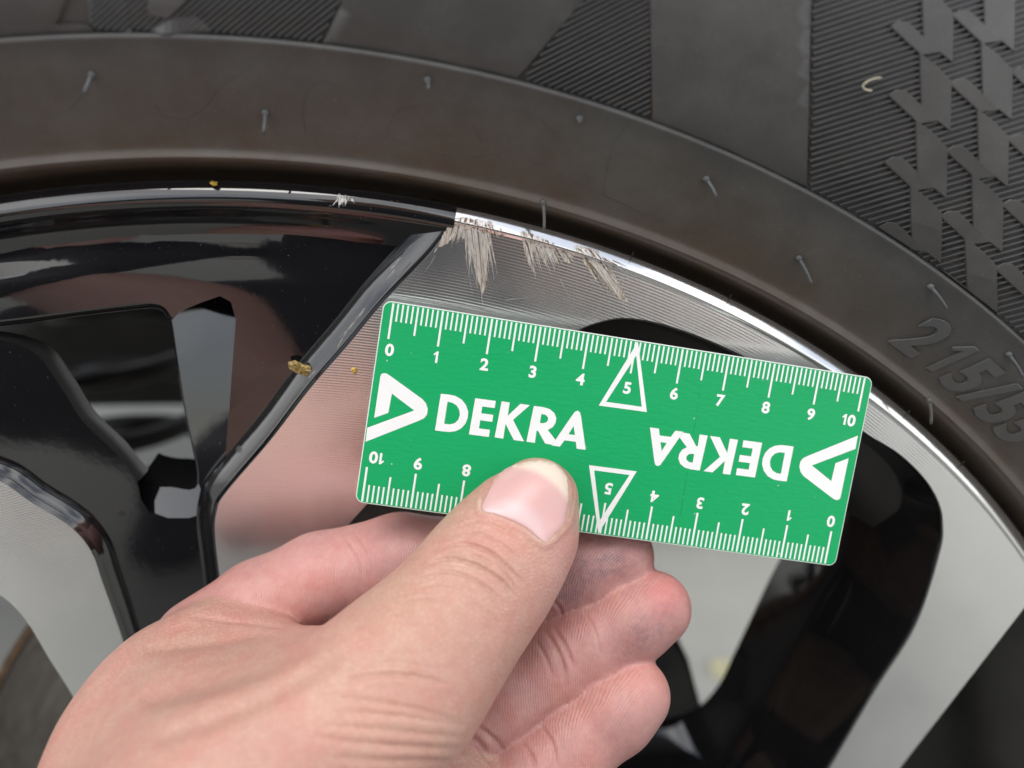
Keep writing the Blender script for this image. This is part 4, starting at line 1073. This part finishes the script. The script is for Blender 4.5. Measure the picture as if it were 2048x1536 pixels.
gouges = [
    [[(929, 436), (968, 442), (977, 470), (974, 520), (974, 560), (966, 590), (955, 560), (945, 518), (936, 480)], [(906, 438), (933, 434), (938, 462), (926, 478), (912, 466), (894, 488), (874, 496), (888, 466)]],
    [[(1043, 466), (1060, 470), (1066, 500), (1063, 518), (1072, 550), (1058, 530), (1048, 495)], [(1066, 474), (1091, 481), (1090, 504), (1095, 536), (1080, 510)], [(1092, 485), (1109, 489), (1118, 530), (1104, 514)], [(1111, 491), (1127, 498), (1144, 530), (1126, 518)]],
    [[(1154, 491), (1188, 498), (1206, 522), (1230, 552), (1244, 580), (1257, 606), (1236, 594), (1212, 565), (1182, 532), (1160, 507)]]]
for gi, gs in enumerate(fans):
    bins = [[], [], []]
    for g_ in gouges[gi]:
        P = dense(g_, 3.0); P = P + rng.normal(size=P.shape) * 0.5; v2, t = sheet(P, step=5)
        Wg = on_prof(v2[:, 0], v2[:, 1], surfS); Wg[:, 1] -= 0.022; bins[0].append((Wg, orient(Wg, t)))
    for (p0, p1, a0, a1, l0, l1, n, wd) in gs:
        for _ in range(int(n * 1.3)):
            t = rng.random(); q = np.array(p0) + (np.array(p1) - np.array(p0)) * t; L = l0 + (l1 - l0) * rng.random() ** 0.9 * (1 - 0.5 * abs(2 * t - 1))
            k = rng.choice(3, p=[0.42, 0.42, 0.16])
            bins[k].append(streak('s', q[0], q[1] + rng.normal() * 2, a0 + (a1 - a0) * t + rng.normal() * 2.0, L, wd * rng.uniform(0.4, 1.6) * (0.6 if k == 2 else 1), None, surfS, 0.035 + 0.012 * k, 0.07, SCB))
    for k, mt in enumerate((M_SCF, M_STRK, M_TORN)):
        V, F = join(bins[k], True); tag(link('scuff', V, F, mt, mface, smooth=False), lab[gi])
# hairline scratches
parts = [streak('s', x, y, a, L, w_, None, surfS, 0.03) for x, y, a, L, w_ in [(935, 500, 75, 90, 1.6), (930, 510, 80, 80, 1.2), (1010, 600, -8, 60, 1.0), (1230, 560, -12, 50, 1.2), (1290, 545, 20, 60, 1.0), (1180, 560, 35, 60, 0.9), (1120, 560, 60, 45, 0.9), (870, 510, 120, 40, 1.2), (1340, 560, 28, 70, 0.9)]]
V, F = join(parts); tag(link('hairline_scratches', V, F, M_HAIR, mface, smooth=False))
# paint chip on the black lip, glints of the groove edge painted as pale streaks
lipB = lambda R: np.interp(R, [236.5, 238.6, 240.2, 241.4, 242.2, 243.0, 243.9, 244.9, 245.7], [6.2, 4.4, 2.6, 1.2, 0.5, 0.35, 0.65, 1.2, 1.7])
parts = [streak('s', 688 + rng.normal() * 7, 396 + rng.normal() * 4, 88 + rng.normal() * 22, rng.uniform(8, 22), rng.uniform(2, 6), None, lipB, 0.06) for _ in range(16)]
V, F = join(parts); tag(link('paint_chip', V, F, M_CHIP_GLINT, wheel, smooth=False), 'bare metal chip in the black lip')
parts = [streak('s', x, y, 128 + rng.normal() * 3, L, w_, None, faceY, 0.06) for x, y, L, w_ in [(812, 520, 40, 3.5), (798, 545, 26, 3), (738, 622, 44, 4), (725, 640, 60, 3), (706, 662, 34, 4), (694, 682, 30, 3), (640, 745, 30, 2.5)]]
V, F = join(parts); V = [(v[0] - 0.9, v[1] + 0.5, v[2] + 0.5) for v in V]; link('edge_glint', V, F, M_CHIP_GLINT, wheel, smooth=False)
for (x, y, a) in ((1458, 588, 118), (1815, 820, 130), (1925, 922, 132), (1262, 503, 112)):
    v, f = streak('s', x + 5, y, a, 26, 3.2, None, surfS, 0.08, 0.05); link('lip_nick', v, f, M_DARK, wheel, smooth=False)

def blobmesh(name, P, prof, hgt, mat, parent=None):
    P = np.asarray(P, float); Q = dense(P, 4); c = Q.mean(0); rgs = []
    for k, (s_, h) in enumerate([(1.0, 0.0), (0.95, 0.5), (0.7, 0.9), (0.35, 1.0), (0.05, 0.95)]):
        W = on_prof(*(c + (Q - c) * s_).T, prof); W[:, 1] -= hgt * h * (1 + 0.25 * rng.normal(size=len(Q)) * (0.2 < s_ < 0.9)); rgs.append(W)
    V, F = rings(rgs); F.append(tuple(range(4 * len(Q), 5 * len(Q)))); return auto_sharp(link(name, V, F, mat, parent), 25)
tag(blobmesh('husk_flake', [(576, 724), (590, 720), (606, 728), (622, 732), (629, 744), (621, 757), (606, 750), (590, 744), (578, 736)], lambda R: blackY(R) - 1.5, 0.8, M_FLAKE), 'brown speckled husk flake stuck on the black paint edge', 'flake')
tag(blobmesh('pollen_crumb', [(702, 738), (710, 735), (714, 742), (709, 751), (706, 744)], faceY, 0.5, M_GOLD), 'tiny yellow crumb on the machined face beside the ruler', 'crumb')
tag(blobmesh('pollen_crumb', [(419, 366), (424, 361), (430, 364), (435, 363), (434, 371), (427, 372)], lambda R: np.full(np.shape(R), 0.6), 0.5, M_GOLD), 'tiny yellow crumb on the top of the black rim lip', 'crumb')
Wl = tyre_pts(cr([(1756, 156), (1742, 158), (1728, 164), (1720, 172), (1726, 180), (1738, 182)], 6), 0.95)
V, F = tube(Wl, 0.11, 6); tag(link('lint_fibre', V, F, M_LINT), 'curled pale fibre lying on the hatched tyre shoulder', 'fibre')

# brake caliper at the edge of the disc
cp = [(1285, 1300), (1330, 1282), (1362, 1292), (1382, 1330), (1398, 1390), (1412, 1440), (1380, 1470), (1300, 1500), (1230, 1500), (1240, 1380)]
P = dense(cp, 14); rg = []
for s_, Yc in ((0.9, 78.0), (0.97, 79.0), (1.0, 81.5), (1.0, 112.0)):
    c = np.mean(P, 0); W = on_plane(*(c + (P - c) * s_).T, 78.0); W[:, 1] = Yc; rg.append(W)
V, F = rings(rg); F.append(tuple(range(len(P))))
tag(auto_sharp(link('brake_caliper', V, F, M_DARK), 40), 'dark brake caliper behind the wheel, right of the fingers', 'caliper')
# yellow leaf on the ground behind the wheel
gp = CAM + ray(np.array([1462.0]), np.array([1340.0]))[0] * ((-347 - CAM[2]) / ray(np.array([1462.0]), np.array([1340.0]))[0][2])
lf = [(gp[0] + 20 * math.cos(a) * (1 + .3 * math.cos(2 * a)), gp[1] + 22 * math.sin(a), gp[2] + 2 + 4 * math.sin(3 * a)) for a in np.linspace(0, 2 * math.pi, 14, endpoint=False)] + [(gp[0], gp[1], gp[2] + 6)]
tag(link('fallen_leaf', lf, [(i, (i + 1) % 14, 14) for i in range(14)], M_LEAF), 'blurred yellow leaf on the ground behind the wheel', 'leaf')

# ------------------------------------------------------------------ the photographer, seen only as a dark shape in the gloss paint
def seg(a, b, r1, r2): return np.array(a, float), np.array(b, float), r1, r2
PS = [seg((30, -640, -40), (40, -600, 330), 150, 165), seg((40, -570, 420), (45, -500, 540), 60, 70), seg((45, -500, 540), (46, -490, 600), 88, 92),
      seg((190, -570, 370), (290, -430, 170), 62, 50), seg((290, -430, 170), (120, -235, 225), 46, 32), seg((120, -235, 225), (80, -205, 250), 38, 34),
      seg((-120, -570, 360), (-260, -460, 170), 62, 50), seg((-260, -460, 170), (-225, -340, 150), 48, 46),
      seg((-60, -640, -80), (-230, -400, -40), 95, 72), seg((-230, -400, -40), (-220, -560, -300), 66, 48), seg((-220, -560, -310), (-220, -450, -322), 42, 34),
      seg((120, -640, -80), (300, -420, -60), 95, 72), seg((300, -420, -60), (300, -580, -300), 66, 48), seg((300, -580, -310), (300, -470, -322), 42, 34)]
h2_ = 16.0; o2_ = np.array([-420.0, -860, -372]); d2 = np.array([56, 46, 70])
G = np.stack(np.meshgrid(*[o2_[i] + h2_ * np.arange(d2[i]) for i in range(3)], indexing='ij'), -1)
Dp = np.full(d2, 900.0)
for a, b, r1, r2 in PS: Dp = smin(Dp, cone_sdf(G, a, b, r1, r2), 34)
PV, PF = surface_nets(Dp, h2_, o2_)
skin_m = (PV[:, 2] > 455) | ((PV[:, 1] > -400) & (PV[:, 0] > 60) & (PV[:, 2] > 120))
PC = np.where(skin_m[:, None], np.array([0.45, 0.26, 0.18]), np.array([0.022, 0.024, 0.032]))
n_ = NT('clothes and skin'); M_PER = n_.set(Base_Color=n_.attr('body_col').outputs['Color'], Roughness=0.8)
pr = link('person', PV, PF, M_PER, None, True, {'body_col': PC})
tag(pr, 'crouching person in dark clothes, mirrored in the black wheel paint', 'person')
bm = bmesh.new(); bm.from_mesh(pr.data); bmesh.ops.recalc_face_normals(bm, faces=bm.faces); bm.to_mesh(pr.data); bm.free()
